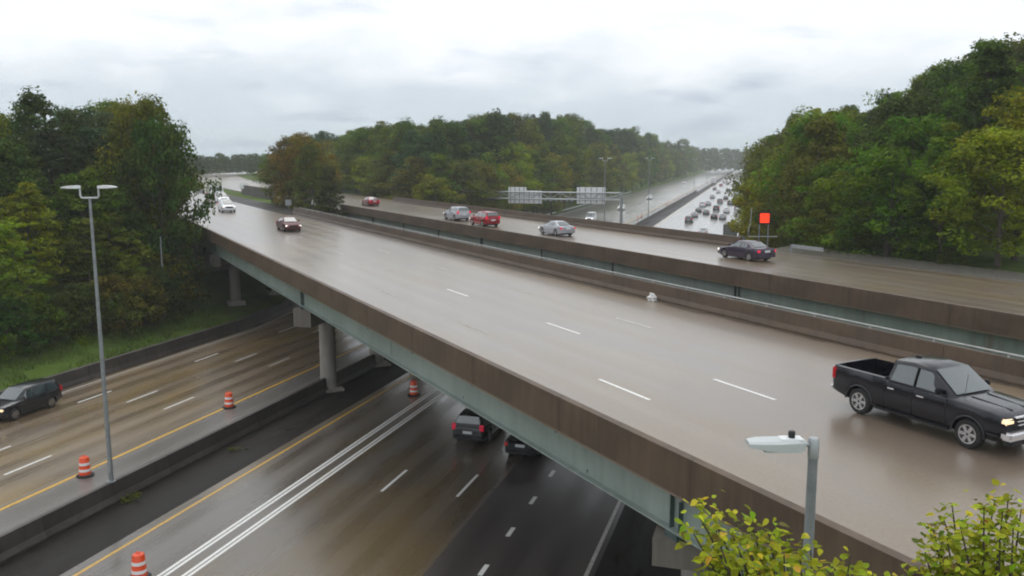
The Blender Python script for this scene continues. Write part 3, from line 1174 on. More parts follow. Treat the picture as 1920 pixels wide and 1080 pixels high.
# --- woods left of the highway
rows = [(-57.2, 6.0, 0.50), (-62, 7.0, 0.66), (-67, 7.5, 0.84), (-73.5, 6.5, 0.98), (-82, 7, 1.02)]
for ri, (s_, step, frac) in enumerate(rows):
    t = 24 + random.uniform(0, 4)
    while t < 175:
        v = HW(s_ + random.uniform(-1.4, 1.4), t + random.uniform(-1.2, 1.2))
        t += step * random.uniform(0.85, 1.2)
        p, q = to_b(v)
        u, _ = proj(v.x, v.y, CAMZ)
        if p > 8.2 or u < -130 or v.y < 20 or u > 395:
            continue
        H = top_height(v.x, v.y, interp(SIL_L, u) + random.uniform(-4, 18))
        h = H * frac * random.uniform(0.9, 1.0)
        if ri >= 3:
            h = H * random.uniform(0.93, 1.0)
        h = max(6, min(h, 27))
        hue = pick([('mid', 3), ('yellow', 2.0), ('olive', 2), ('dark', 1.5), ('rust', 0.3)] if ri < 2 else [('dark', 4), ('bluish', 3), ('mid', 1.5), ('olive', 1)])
        lab = {'mid': 'green broadleaf tree', 'yellow': 'yellow-green broadleaf tree', 'olive': 'olive green tree', 'dark': 'dark green tree', 'rust': 'rust tinged tree',
               'bluish': 'dark bluish green tree'}[hue]
        where = 'left of the lamp post' if u < 100 else ('behind the lamp head' if u < 215 else ('between lamp post and bridge' if u < 320 else 'nearest the bridge end'))
        lab = ('low ' if h < 11 else ('tall ' if h > 17 else '')) + lab
        lab += (' fronting the left woods ' if ri < 2 else ' deep in the left woods ') + where
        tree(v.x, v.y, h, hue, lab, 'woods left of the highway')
# shrubs along the foot of the left bank
t = 30
while t < 112:
    v = HW(-54.6 + random.uniform(-0.6, 0.6), t)
    t += random.uniform(2.2, 3.2)
    if to_b(v)[0] > 9 or proj(v.x, v.y, 3)[0] < -40:
        continue
    tree(v.x, v.y, random.uniform(2.8, 5.2), pick([('dark', 2), ('mid', 2), ('olive', 1)]), 'low green shrub between grass bank and left woods', 'shrubs along the left grass bank', kind='shrub')
for s_, t, h in ((-54.8, 62, 4.4), (-56.0, 65, 5.0), (-54.9, 67.5, 4.2), (-57.6, 68, 6.2), (-56.2, 70.5, 4.8), (-58.5, 72, 6.4), (-60.5, 74, 7.0), (-62.5, 76, 7.0), (-60.8, 70, 7.0), (-64.0, 79, 7.0), (-58.0, 74, 5.0)):
    v = HW(s_, t)
    if to_b(v)[0] < 11.4:
        tree(v.x, v.y, h, pick([('dark', 2), ('mid', 1), ('olive', 1)]), 'dark bushy shrub beside the left pier of the front bridge', 'shrubs by the left pier', kind='shrub')
for u, vt, y, hue, lab in ((292, 236, 86, 'dark', 'dark tree close beside the left end of the front bridge'), (268, 196, 89, 'olive', 'tall olive tree just left of the front bridge end')):
    w_ = atd(u, vt, y)
    tree(w_.x, w_.y, w_.z - ground_z(w_.x, w_.y), hue, lab, None, wide=0.72)
# trees pressing against the left end of the front bridge
for p, q, h, hue, lab in ((8.2, 108, 14.5, 'dark', 'dark tree leaning against the far left end of the front bridge'),
                          (6.4, 115, 17.5, 'olive', 'olive tree behind the far left end of the front bridge'),
                          (9.9, 122, 13.0, 'mid', 'green tree beside the road just past the front bridge')):
    v = BW(p, q)
    tree(v.x, v.y, h + DECK - 0.4 - ground_z(v.x, v.y) - 4, hue, lab, None)

# rough grass on the left bank, too fine to count
gv, gf = [], []
for i in range(9000):
    s_, t = random.uniform(-54.5, -47.6), random.uniform(24, 100)
    v = HW(s_, t)
    u, _ = proj(v.x, v.y, 0.5)
    if u < -30 or to_b(v)[0] > 14 or (math.sin(s_ * 1.7 + t * 0.31) + math.sin(t * 0.83) < -0.7):
        continue
    z = ground_z(v.x, v.y)
    h, a = random.uniform(0.12, 0.42), random.uniform(0, 6.28)
    dx, dy = 0.05 * math.cos(a), 0.05 * math.sin(a)
    lx, ly = random.gauss(0, 0.10), random.gauss(0, 0.10)
    k = len(gv)
    gv += [(v.x - dx, v.y - dy, z - 0.02), (v.x + dx, v.y + dy, z - 0.02), (v.x + lx, v.y + ly, z + h)]
    gf.append((k, k + 1, k + 2))
me = mesh('grass_tufts', gv, gf)
a_ = me.attributes.new('tint', 'FLOAT_COLOR', 'POINT')
tt = np.repeat(rng.random((len(gf), 2)), 3, axis=0)
a_.data.foreach_set('color', np.concatenate([tt, np.zeros((len(gv), 1)), np.ones((len(gv), 1))], axis=1).astype(np.float32).reshape(-1))
me.materials.append(M['leaf'])
o = link('grass_tufts', me)
o.color = (0.10, 0.155, 0.02, 1)
tag(o, 'rough green grass on the bank behind the left barrier', 'grass', kind='stuff')

# --- woods between the second overpass road and the highway
def mid_tree(v, front):
    u, _ = proj(v.x, v.y, CAMZ)
    if not (500 < u < 1400):
        return
    H = top_height(v.x, v.y, interp(SIL_M, u) + random.uniform(-4, 16))
    h = H * (random.uniform(0.55, 0.75) if front else random.uniform(0.92, 1.0))
    h = max(5, min(h, 30))
    if front:
        hue = pick([('yellow', 3.2), ('mid', 3), ('olive', 1.5), ('rust', 0.4 if u < 700 else 0.0)])
    else:
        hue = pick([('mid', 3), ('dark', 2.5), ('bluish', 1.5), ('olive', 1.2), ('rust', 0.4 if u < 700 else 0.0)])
    lab = {'mid': 'green broadleaf tree', 'yellow': 'bright yellow-green tree', 'olive': 'olive green tree', 'dark': 'dark green tree', 'rust': 'orange-brown autumn tree', 'bluish': 'dark bluish green tree'}[hue]
    where = 'above the red cars' if u < 700 else ('left of the gantry' if u < 900 else ('behind the gantry signs' if u < 1050 else ('behind the gantry post' if u < 1180 else 'along the far highway')))
    lab = ('low ' if h < 11 else ('tall ' if h > 21 else ('tallish ' if h > 17 else ''))) + lab
    lab += (' fronting the middle wood ' if front else ' deep in the middle wood ') + where
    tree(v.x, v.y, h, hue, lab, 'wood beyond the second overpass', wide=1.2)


for ri, (p, step, front) in enumerate([(61.5, 6.5, True), (67, 7.5, False), (76, 9, False), (90, 12, False)]):
    q = qs(p, -66)
    while q < 330:
        mid_tree(BW(p + random.uniform(-1.5, 1.5), q), front)
        q += step * random.uniform(0.85, 1.2) * (1 + max(0, q - 200) / 160)
for ri, (ds, step, front) in enumerate([(-3.5, 7, True), (-10, 8.5, False), (-20, 12, False), (-34, 18, False)]):
    t = 150
    while t < 900:
        s_ = left_edge(t) + ds
        v = HW(s_ + random.uniform(-1.5, 1.5), t)
        if to_b(v)[0] > 59:
            mid_tree(v, front)
        t += step * random.uniform(0.85, 1.2) * (1 + max(0, t - 220) / 120)
# the bright trees in front of the gantry's left end
for u, v_, dist, hue in ((905, 292, 205, 'yellow'), (960, 272, 212, 'yellow'), (1000, 285, 222, 'mid'), (850, 305, 196, 'mid'), (1035, 300, 236, 'yellow'), (800, 300, 190, 'mid')):
    w_ = atd(u, v_, dist)
    tree(w_.x, w_.y, w_.z - ground_z(w_.x, w_.y), hue, ('tall bright yellow-green tree' if hue == 'yellow' else 'rounded green tree') + ' standing forward behind the left half of the gantry', 'bright trees by the gantry', wide=1.25)

# --- woods right of the highway
for ri, (s_, step, frac) in enumerate([(0.5, 6.5, 0.66), (5.5, 7, 0.85), (11, 8, 0.97), (18, 9, 0.97), (26, 10, 1.0), (36, 11, 1.0), (47, 12, 1.0)]):
    t = (64.5 - CK * s_) / SK + random.uniform(0, 3)
    first = True
    while t < (230 if ri < 2 else 170):
        v = HW(s_ + random.uniform(-1, 1) + shift(t), t)
        u, _ = proj(v.x, v.y, CAMZ)
        t += step * random.uniform(0.85, 1.2) * (1 + max(0, t - 120) / 90)
        if u > 2020 or v.y < 15 or u < 1392 or (v.y < 98 and 1385 < u < 1490):
            continue
        H = top_height(v.x, v.y, interp(SIL_R, u) + random.uniform(0, 20))
        h = H * (random.uniform(0.62, 0.85) if first or ri == 0 else random.uniform(0.93, 1.0))
        h = max(6, min(h, 25))
        fr = first or ri < 2
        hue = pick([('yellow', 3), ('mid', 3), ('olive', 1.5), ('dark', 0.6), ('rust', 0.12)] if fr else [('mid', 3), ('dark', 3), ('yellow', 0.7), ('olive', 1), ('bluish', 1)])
        lab = {'mid': 'green broadleaf tree', 'yellow': 'yellow-green broadleaf tree', 'olive': 'olive green tree', 'dark': 'dark green tree', 'rust': 'orange tinged tree', 'bluish': 'dark bluish green tree'}[hue]
        where = 'by the red panel' if u < 1480 else ('right of the red panel' if u < 1600 else ('above the pickup bed' if u < 1740 else 'at the right edge'))
        lab = ('low ' if h < 10 else ('tall ' if h > 15 else '')) + lab
        lab += (' fronting the right wood ' if fr else ' deep in the right wood ') + where
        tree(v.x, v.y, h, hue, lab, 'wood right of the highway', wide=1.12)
        first = False
# front row along the shoulder of the second overpass
q = 62
while q > 5:
    v = BW(61.2 + random.uniform(-0.7, 0.7), q)
    u, _ = proj(v.x, v.y, CAMZ)
    if to_h(v)[0] > 1 and 1500 < u < 2000 and v.y > 15:
        tree(v.x, v.y, random.uniform(8, 12.5), pick([('mid', 3), ('dark', 1), ('yellow', 2.5)]), 'leafy tree at the shoulder edge of the right wood', 'roadside trees on the right')
        w_ = BW(59.3 + random.uniform(-0.3, 0.3), q + 2.5)
        if to_h(w_)[0] > 1 and proj(w_.x, w_.y, 10)[0] > 1480:
            tree(w_.x, w_.y, random.uniform(2.2, 4.0), pick([('mid', 2), ('dark', 3)]), 'low shrub along the shoulder under the right wood', 'roadside shrubs on the right', kind='shrub')
    q -= random.uniform(4.6, 6.2)

# --- trees in the median between the two overpass roads
for p, q, vt, hue, lab in ((35.6, 129, 312, 'brown', 'brownish tree nearest the bridge in the median'), (34.4, 136, 276, 'olive', 'tall olive tree in the middle of the median clump'),
                           (35.6, 143, 256, 'rust', 'ochre autumn tree in the median clump'), (35.0, 150, 262, 'brown', 'brown tree near the back of the median clump'),
                           (35.8, 160, 284, 'olive', 'olive tree at the back end of the median clump')):
    v = BW(p, q)
    tree(v.x, v.y, top_height(v.x, v.y, vt), hue, lab, None, wide=0.95)
for (p, q), lab in zip(((35.2, 125), (34.2, 131), (33.6, 139), (34.5, 147)), ('nearest the bridge', 'second from the bridge', 'third from the bridge', 'furthest from the bridge')):
    v = BW(p, q)
    tree(v.x, v.y, random.uniform(3.0, 4.5), 'brown', 'low brownish bush under the median trees, ' + lab, 'bushes under the median trees', kind='shrub')

# --- far wood closing the view along the overpass road and the highway: one mass
def far_wood(name, spots, label):
    vs, fs, cols = [], [], []
    h, r, cme, tme = VARS[0]
    allv = np.empty(len(cme.vertices) * 3, dtype=np.float32)
    cme.vertices.foreach_get('co', allv)
    allv = allv.reshape(-1, 4, 3)
    tn = np.empty(len(cme.vertices) * 4, dtype=np.float32)
    cme.attributes['tint'].data.foreach_get('color', tn)
    tn = tn.reshape(-1, 4, 4)
    out, tc = [], []
    for (x, y, hh) in spots:
        sel = rng.choice(len(allv), 1500, replace=False)
        pts = allv[sel].copy()
        cen = pts.mean(axis=1, keepdims=True)
        pts = cen + (pts - cen) * 2.8
        a = rng.random() * 6.28
        c, s = math.cos(a), math.sin(a)
        k = hh / h
        X = pts[:, :, 0] * c - pts[:, :, 1] * s
        Y = pts[:, :, 0] * s + pts[:, :, 1] * c
        out.append(np.stack([X * k * 1.1 + x, Y * k * 1.1 + y, pts[:, :, 2] * k + ground_z(x, y)], axis=2))
        tt = tn[sel].copy()
        tc.append(tt)
    v = np.concatenate(out)
    n = len(v)
    me = bpy.data.meshes.new(name)
    me.vertices.add(n * 4)
    me.vertices.foreach_set('co', v.reshape(-1).astype(np.float32))
    me.loops.add(n * 4)
    me.loops.foreach_set('vertex_index', np.arange(n * 4, dtype=np.int32))
    me.polygons.add(n)
    me.polygons.foreach_set('loop_start', np.arange(0, n * 4, 4, dtype=np.int32))
    me.polygons.foreach_set('loop_total', np.full(n, 4, dtype=np.int32))
    me.update(calc_edges=True)
    a_ = me.attributes.new('tint', 'FLOAT_COLOR', 'POINT')
    a_.data.foreach_set('color', np.concatenate(tc).reshape(-1))
    me.materials.append(M['leaf'])
    o = link(name, me)
    o.color = (*HUES['dark'], 1)
    tag(o, label, 'wood', kind='stuff')
    return o


spots = []
for y, n in ((400, 22), (440, 22)):
    for k in range(n):
        u = 330 + 250 * (k + random.random()) / n
        w_ = atd(u, 292 + random.uniform(-4, 8), y + random.uniform(-15, 15))
        spots.append((w_.x, w_.y, w_.z - ground_z(w_.x, w_.y)))
for y, n in ((950, 18), (1150, 14)):
    for k in range(n):
        u = 1220 + 260 * (k + random.random()) / n
        w_ = atd(u, 280 + random.uniform(-4, 6), y + random.uniform(-30, 30))
        spots.append((w_.x, w_.y, w_.z - ground_z(w_.x, w_.y)))
far_wood('distant_wood', spots, 'distant hazy wood closing the view at the far ends of the roads')

# ------------------------------------------------------------------ vehicles
def body_mesh(name, L, W, rw, axle_f, axle_r, prof, sill, plan, bed=None):
    """lofted lower body. prof: (y, z_top) from tail to nose; plan: (y, half width); bed: (y0, y1, floor z)"""
    Rw = rw + 0.06
    ys = set()
    for yc in (axle_r, axle_f):
        for k in range(11):
            ys.add(round(yc + Rw * math.cos(math.pi * k / 10), 4))
        ys.add(round(yc - Rw - 0.004, 4))
        ys.add(round(yc + Rw + 0.004, 4))
    for y, z in prof:
        ys.add(round(y, 4))
    for y, w_ in plan:
        ys.add(round(y, 4))
    if bed:
        for y in bed[:2]:
            ys.add(round(y, 4))
            ys.add(round(y + 0.012, 4))
    ys = sorted(ys)
    rings, vs, fs = [], [], []
    for y in ys:
        zb = sill
        for yc in (axle_r, axle_f):
            if abs(y - yc) < Rw:
                zb = max(zb, rw + math.sqrt(max(0, Rw * Rw - (y - yc) ** 2)))
        # bumper undersides sweep up
        if y > L / 2 - 0.35:
            zb = max(zb, sill + 0.12 * (y - (L / 2 - 0.35)) / 0.35)
        if y < -L / 2 + 0.35:
            zb = max(zb, sill + 0.14 * ((-L / 2 + 0.35) - y) / 0.35)
        zt = interp(prof, y)
        w_ = interp(plan, y)
        h = max(0.05, zt - zb)
        inb = bed and bed[0] + 0.006 < y < bed[1] + 0.006
        flare = 0.02 if any(abs(y - yc) < Rw + 0.1 for yc in (axle_r, axle_f)) else 0.0
        sec = [(w_ * 0.93 + flare, zb), (w_ * 0.98 + flare, zb + min(0.08, h * 0.2)), (w_ + flare * 0.5, zb + 0.45 * h), (w_ * 0.99, zb + 0.78 * h), (w_ * 0.955, zt - 0.015)]
        if inb:
            sec += [(w_ * 0.86, zt), (w_ * 0.845, bed[2]), (0, bed[2])]
        else:
            sec += [(w_ * 0.88, zt + 0.012), (w_ * 0.55, zt + 0.03), (0, zt + 0.038)]
        ring = [(-x, y, z) for x, z in sec] + [(x, y, z) for x, z in sec[:-1][::-1]]
        rings.append(ring)
    n = len(rings[0])
    for r_ in rings:
        vs += r_
    for i in range(len(rings) - 1):
        for k in range(n - 1):
            fs.append((i * n + k, i * n + k + 1, (i + 1) * n + k + 1, (i + 1) * n + k))
        fs.append((i * n + n - 1, i * n, (i + 1) * n, (i + 1) * n + n - 1))
    fs.append(tuple(range(n - 1, -1, -1)))
    fs.append(tuple((len(rings) - 1) * n + k for k in range(n)))
    return mesh(name, vs, fs, True, R(32))


def cabin_parts(st):
    """st: list of (y, z_roof, half width roof, half width belt, z belt), tail to nose"""
    vs, fs = [], []
    for (y, zr, wr, wb, zb) in st:
        hgt = max(0.0, zr - zb)
        sec = [(wb, zb - 0.05), (wb, zb), (wr, zr - min(0.07, hgt * 0.3)), (wr * 0.9, zr), (wr * 0.5, zr + 0.02 * (hgt > 0.1)), (0, zr + 0.03 * (hgt > 0.1))]
        vs += [(-x, y, z) for x, z in sec] + [(x, y, z) for x, z in sec[:-1][::-1]]
    n = 11
    for i in range(len(st) - 1):
        for k in range(n - 1):
            fs.append((i * n + k, i * n + k + 1, (i + 1) * n + k + 1, (i + 1) * n + k))
    fs.append(tuple(range(n - 1, -1, -1)))
    fs.append(tuple((len(st) - 1) * n + k for k in range(n)))
    return mesh('cabin', vs, fs, True, R(35))


def side_pt(st, y, f, side, off=0.008):
    ya = [a[0] for a in st]
    g = [float(np.interp(y, ya, [a[i] for a in st])) for i in (1, 2, 3, 4)]
    zr, wr, wb, zb = g
    zr -= min(0.07, max(0, zr - zb) * 0.3)
    return (side * (wb + (wr - wb) * f + off), y, zb + (zr - zb) * f)


def window_mesh(st, y0, y1, y0t, y1t, side, f0=0.10, f1=0.93):
    vs = []
    N = 6
    for f in (f0, (f0 + f1) / 2, f1):
        kk = (f - f0) / (f1 - f0)
        a, b = y0 + (y0t - y0) * kk, y1 + (y1t - y1) * kk
        for i in range(N + 1):
            vs.append(side_pt(st, a + (b - a) * i / N, f, side))
    fs = []
    for r_ in range(2):
        for i in range(N):
            k = r_ * (N + 1) + i
            fs.append((k, k + 1, k + N + 2, k + N + 1) if side > 0 else (k, k + N + 1, k + N + 2, k + 1))
    return mesh('window', vs, fs, True)


def screen_mesh(ya, za, wa, yb, zb, wb, out, f0=0.08, f1=0.94):
    """front or rear glass between the belt line (a) and the roof edge (b)"""
    vs = []
    for f in (f0, 0.5, f1):
        y, z, w_ = ya + (yb - ya) * f, za + (zb - za) * f, (wa + (wb - wa) * f) * 0.93
        for k in (-1, -0.5, 0, 0.5, 1):
            bulge = 0.02 * (1 - k * k)
            vs.append((w_ * k, y + out * (0.022 + bulge), z + 0.026 + 0.01 * (1 - k * k)))
    fs = []
    for r_ in range(2):
        for i in range(4):
            k = r_ * 5 + i
            fs.append((k, k + 1, k + 6, k + 5) if out < 0 else (k, k + 5, k + 6, k + 1))
    return mesh('screen', vs, fs, True)


def wheel_meshes(rw, w=0.24, spokes=6):
    n = 24
    m = MB()
    prof = [(rw * 0.62, -w / 2), (rw * 0.9, -w / 2), (rw * 0.985, -w / 2 + 0.03), (rw, -w / 2 + 0.07), (rw, w / 2 - 0.07), (rw * 0.985, w / 2 - 0.03), (rw * 0.9, w / 2), (rw * 0.62, w / 2)]
    vs, fs = [], []
    for r_, x in prof:
        for k in range(n):
            a = 2 * math.pi * k / n
            vs.append((x, r_ * math.cos(a), r_ * math.sin(a)))
    for i in range(len(prof) - 1):
        for k in range(n):
            k2 = (k + 1) % n
            fs.append((i * n + k, (i + 1) * n + k, (i + 1) * n + k2, i * n + k2))
    fs.append(tuple(range(n)))
    fs.append(tuple((len(prof) - 1) * n + n - 1 - k for k in range(n)))
    m.add(vs, fs)
    tyre = m.mesh('tyre', True, R(35))
    tyre.materials.append(M['rubber'])
    g = MB()
    for s in (-1, 1):
        x = s * (w / 2 + 0.004)
        for k in range(spokes):
            a = 2 * math.pi * k / spokes
            d1, d2 = Vector((0, math.cos(a), math.sin(a))), Vector((0, -math.sin(a), math.cos(a)))
            o = Vector((x, 0, 0))
            q = [o + d1 * rw * 0.08 - d2 * rw * 0.1, o + d1 * rw * 0.08 + d2 * rw * 0.1, o + d1 * rw * 0.62 + d2 * rw * 0.13, o + d1 * rw * 0.62 - d2 * rw * 0.13]
            q2 = [v - Vector((s * 0.02, 0, 0)) for v in q]
            g.add(q + q2, [(0, 1, 2, 3), (4, 7, 6, 5), (0, 4, 5, 1), (1, 5, 6, 2), (2, 6, 7, 3), (3, 7, 4, 0)])
        ring = []
        for r_, dx in ((rw * 0.57, 0.004), (rw * 0.66, 0.008), (rw * 0.66, -0.02)):
            ring += [(x + s * dx, r_ * math.cos(2 * math.pi * k / n), r_ * math.sin(2 * math.pi * k / n)) for k in range(n)]
        g.add(ring, [(i * n + k, i * n + (k + 1) % n, (i + 1) * n + (k + 1) % n, (i + 1) * n + k) for i in range(2) for k in range(n)])
    rim = g.mesh('rim')
    rim.materials.append(M['rim'])
    return tyre, rim


def rbox(x0, x1, y0, y1, z0, z1, bev=0.03):
    bm = bmesh.new()
    bmesh.ops.create_cube(bm, size=1)
    for v in bm.verts:
        v.co = Vector(((x0 + x1) / 2 + v.co.x * (x1 - x0), (y0 + y1) / 2 + v.co.y * (y1 - y0), (z0 + z1) / 2 + v.co.z * (z1 - z0)))
    bmesh.ops.bevel(bm, geom=bm.edges[:], offset=min(bev, 0.45 * min(x1 - x0, y1 - y0, z1 - z0)), segments=2, affect='EDGES')
    me = bpy.data.meshes.new('rounded_box')
    bm.to_mesh(me)
    bm.free()
    me.polygons.foreach_set('use_smooth', [True] * len(me.polygons))
    me.set_sharp_from_angle(angle=R(40))
    return me


SPEC = {
    'sedan': dict(L=4.8, W=1.84, rw=0.33, af=1.42, ar=-1.38, sill=0.22,
                  prof=[(-2.4, 0.86), (-2.3, 1.0), (-1.65, 1.03), (-1.2, 0.97), (1.0, 0.95), (1.2, 0.93), (2.05, 0.78), (2.3, 0.66), (2.4, 0.52)],
                  cab=[(-1.75, 1.03, 0.70, 0.80, 1.02), (-1.0, 1.40, 0.58, 0.84, 0.98), (-0.4, 1.45, 0.60, 0.86, 0.97), (0.25, 1.42, 0.60, 0.86, 0.96), (1.18, 0.96, 0.70, 0.80, 0.95)],
                  wins=[(-1.0, -0.35, -0.9, -0.35), (-0.25, 0.85, -0.25, 0.3)]),
    'suv': dict(L=4.8, W=1.92, rw=0.37, af=1.42, ar=-1.4, sill=0.27,
                prof=[(-2.4, 0.95), (-2.33, 1.12), (-1.2, 1.12), (1.0, 1.08), (1.25, 1.07), (2.1, 0.96), (2.32, 0.82), (2.4, 0.6)],
                cab=[(-2.36, 1.13, 0.78, 0.86, 1.10), (-2.15, 1.66, 0.66, 0.88, 1.10), (-1.2, 1.74, 0.68, 0.90, 1.10), (0.2, 1.70, 0.67, 0.90, 1.09), (1.15, 1.09, 0.76, 0.86, 1.07)],
                wins=[(-2.1, -1.25, -1.95, -1.25), (-1.15, -0.2, -1.15, -0.2), (-0.1, 0.85, -0.1, 0.3)]),
    'pickup': dict(L=5.85, W=2.02, rw=0.405, af=1.83, ar=-1.83, sill=0.42,
                   prof=[(-2.92, 1.20), (-2.88, 1.34), (-0.98, 1.34), (-0.9, 1.26), (1.2, 1.24), (1.35, 1.24), (2.4, 1.17), (2.75, 1.10), (2.88, 1.0), (2.92, 0.72)],
                   cab=[(-0.98, 1.27, 0.80, 0.91, 1.26), (-0.82, 1.88, 0.72, 0.92, 1.26), (-0.2, 1.93, 0.73, 0.93, 1.25), (0.45, 1.89, 0.72, 0.93, 1.25), (1.32, 1.25, 0.82, 0.90, 1.24)],
                   wins=[(-0.8, -0.02, -0.7, -0.02), (0.08, 1.02, 0.08, 0.5)], bed=(-2.8, -1.0, 0.82)),
    'van': dict(L=5.6, W=2.0, rw=0.36, af=1.75, ar=-1.75, sill=0.3,
                prof=[(-2.8, 1.1), (-2.75, 1.25), (1.6, 1.2), (1.75, 1.18), (2.45, 1.0), (2.7, 0.85), (2.8, 0.6)],
                cab=[(-2.78, 1.26, 0.86, 0.93, 1.24), (-2.7, 2.28, 0.80, 0.94, 1.22), (0.5, 2.33, 0.80, 0.94, 1.2), (1.0, 2.2, 0.78, 0.94, 1.19), (1.75, 1.2, 0.82, 0.9, 1.18)],
                wins=[(0.1, 1.35, 0.1, 0.95)]),
}
TEMPL = {}


def make_car(kind, detail=1):
    S = SPEC[kind]
    L, W = S['L'], S['W']
    root = empty(kind)
    w2 = W / 2
    plan = [(-L / 2, w2 * 0.86), (-L / 2 + 0.12, w2 * 0.94), (-L / 2 + 0.6, w2), (L / 2 - 1.0, w2), (L / 2 - 0.35, w2 * 0.94), (L / 2 - 0.1, w2 * 0.84), (L / 2, w2 * 0.72)]
    if kind == 'pickup':
        plan = [(-L / 2, w2 * 0.94), (-L / 2 + 0.06, w2 * 0.98), (-L / 2 + 0.5, w2), (L / 2 - 0.9, w2), (L / 2 - 0.3, w2 * 0.97), (L / 2 - 0.08, w2 * 0.92), (L / 2, w2 * 0.86)]
    body = link('body', body_mesh('body', L, W, S['rw'], S['af'], S['ar'], S['prof'], S['sill'], plan, S.get('bed')), P['grey'], root)
    st = S['cab']
    cab = link('cabin', cabin_parts(st), P['grey'], root)
    MB().box(-w2 * 0.8, w2 * 0.8, -L / 2 + 0.4, L / 2 - 0.4, S['sill'] - 0.06, S['sill'] + 0.08).build('underbody', M['black'], root)
    tyre, rim = wheel_meshes(S['rw'])
    for yc in (S['af'], S['ar']):
        for s in (-1, 1):
            t = link('wheel', tyre, None, root)
            t.location = (s * (w2 - 0.13), yc, S['rw'])
            r_ = link('rim', rim, None, t)
    for (a, b, at_, bt) in S['wins']:
        for s in (-1, 1):
            link('side_window', window_mesh(st, a, b, at_, bt, s), M['glass'], root)
    a, b = st[-1], st[-2]
    link('windshield', screen_mesh(a[0], a[1], a[2], b[0], b[1], b[2] * 0.98, 1), M['glass'], root)
    a, b = st[0], st[1]
    link('rear_window', screen_mesh(a[0], a[1], a[2], b[0], b[1], b[2] * 0.98, -1, 0.25 if kind in ('suv', 'van') else 0.1), M['glass'], root)
    hz = {'sedan': 0.62, 'suv': 0.80, 'pickup': 0.98, 'van': 0.85}[kind]
    for s in (-1, 1):
        x0, x1 = (w2 * 0.56, w2 * 0.9) if kind != 'pickup' else (w2 * 0.64, w2 * 0.955)
        x0, x1 = (x0, x1) if s > 0 else (-x1, -x0)
        yb = L / 2 - (0.28 if kind != 'pickup' else 0.22)
        link('headlight', rbox(x0, x1, yb, yb + (0.2 if kind != 'pickup' else 0.19), hz - 0.075, hz + 0.08, 0.04), M['head_on'], root)
        tz0, tz1 = {'sedan': (0.72, 0.92), 'suv': (0.9, 1.25), 'pickup': (0.9, 1.27), 'van': (0.9, 1.4)}[kind]
        x0, x1 = (w2 * 0.72, w2 * 0.955) if kind != 'pickup' else (w2 * 0.86, w2 * 0.995)
        x0, x1 = (x0, x1) if s > 0 else (-x1, -x0)
        link('taillight', rbox(x0, x1, -L / 2 - 0.012, -L / 2 + 0.16, tz0, tz1, 0.03), M['tail_on'], root)
        mz = S['cab'][-1][4] + 0.14
        my = S['cab'][-1][0] - 0.42
        x0, x1 = (w2 * 0.93, w2 * 1.13) if s > 0 else (-w2 * 1.13, -w2 * 0.93)
        link('mirror', rbox(x0, x1, my - 0.07, my + 0.07, mz - 0.09, mz + 0.09, 0.04), M['black'], root)
    link('grille', rbox(-w2 * 0.5, w2 * 0.5, L / 2 - 0.12, L / 2 + 0.012, hz - 0.2, hz + 0.06, 0.02), M['black'], root)
    link('number_plate', rbox(-0.26, 0.26, -L / 2 - 0.03, -L / 2 - 0.002, 0.72, 0.87, 0.005), M['plate'], root)
    link('bumper', rbox(-w2 * 0.9, w2 * 0.9, -L / 2 - 0.05, -L / 2 + 0.2, S['sill'] + 0.12, S['sill'] + 0.34, 0.05), M['black'], root)
    link('bumper', rbox(-w2 * 0.84, w2 * 0.84, L / 2 - 0.22, L / 2 + 0.035, S['sill'] + 0.06, S['sill'] + 0.26, 0.05), M['black'], root)
    return root


def set_mat(o, mat):
    o.material_slots[0].link = 'OBJECT'
    o.material_slots[0].material = mat


def car(kind, name, label, loc, rz, colour, group=None, lights='on', bumper_painted=True):
    if kind not in TEMPL:
        TEMPL[kind] = make_car(kind)
        root = TEMPL[kind]
    else:
        root = copy_tree(TEMPL[kind])
    root.name = name
    for k in ('group',):
        if k in root:
            del root[k]
    tag(root, label, {'sedan': 'car', 'suv': 'car', 'pickup': 'pickup truck', 'van': 'van'}[kind], group)
    root.location = loc
    root.rotation_euler = (0, 0, rz)
    for ch in root.children:
        nm = ch.name.split('.')[0]
        if nm in ('body', 'cabin') or (nm == 'bumper' and bumper_painted):
            set_mat(ch, P[colour])
        if nm == 'mirror':
            set_mat(ch, P[colour])
        if nm == 'headlight':
            set_mat(ch, M['head_on'] if lights == 'on' else M['head_warm'])
        if nm == 'taillight':
            set_mat(ch, M['tail_on'] if lights == 'on' else (M['tail_dim'] if lights == 'low' else M['tail']))
    return root


for k_ in ('maroon',):
    P[k_].node_tree.nodes['Principled BSDF'].inputs['Coat Weight'].default_value = 0.05
    P[k_].node_tree.nodes['Principled BSDF'].inputs['Roughness'].default_value = 0.4
RZ_TO_US = RZ_B + math.pi

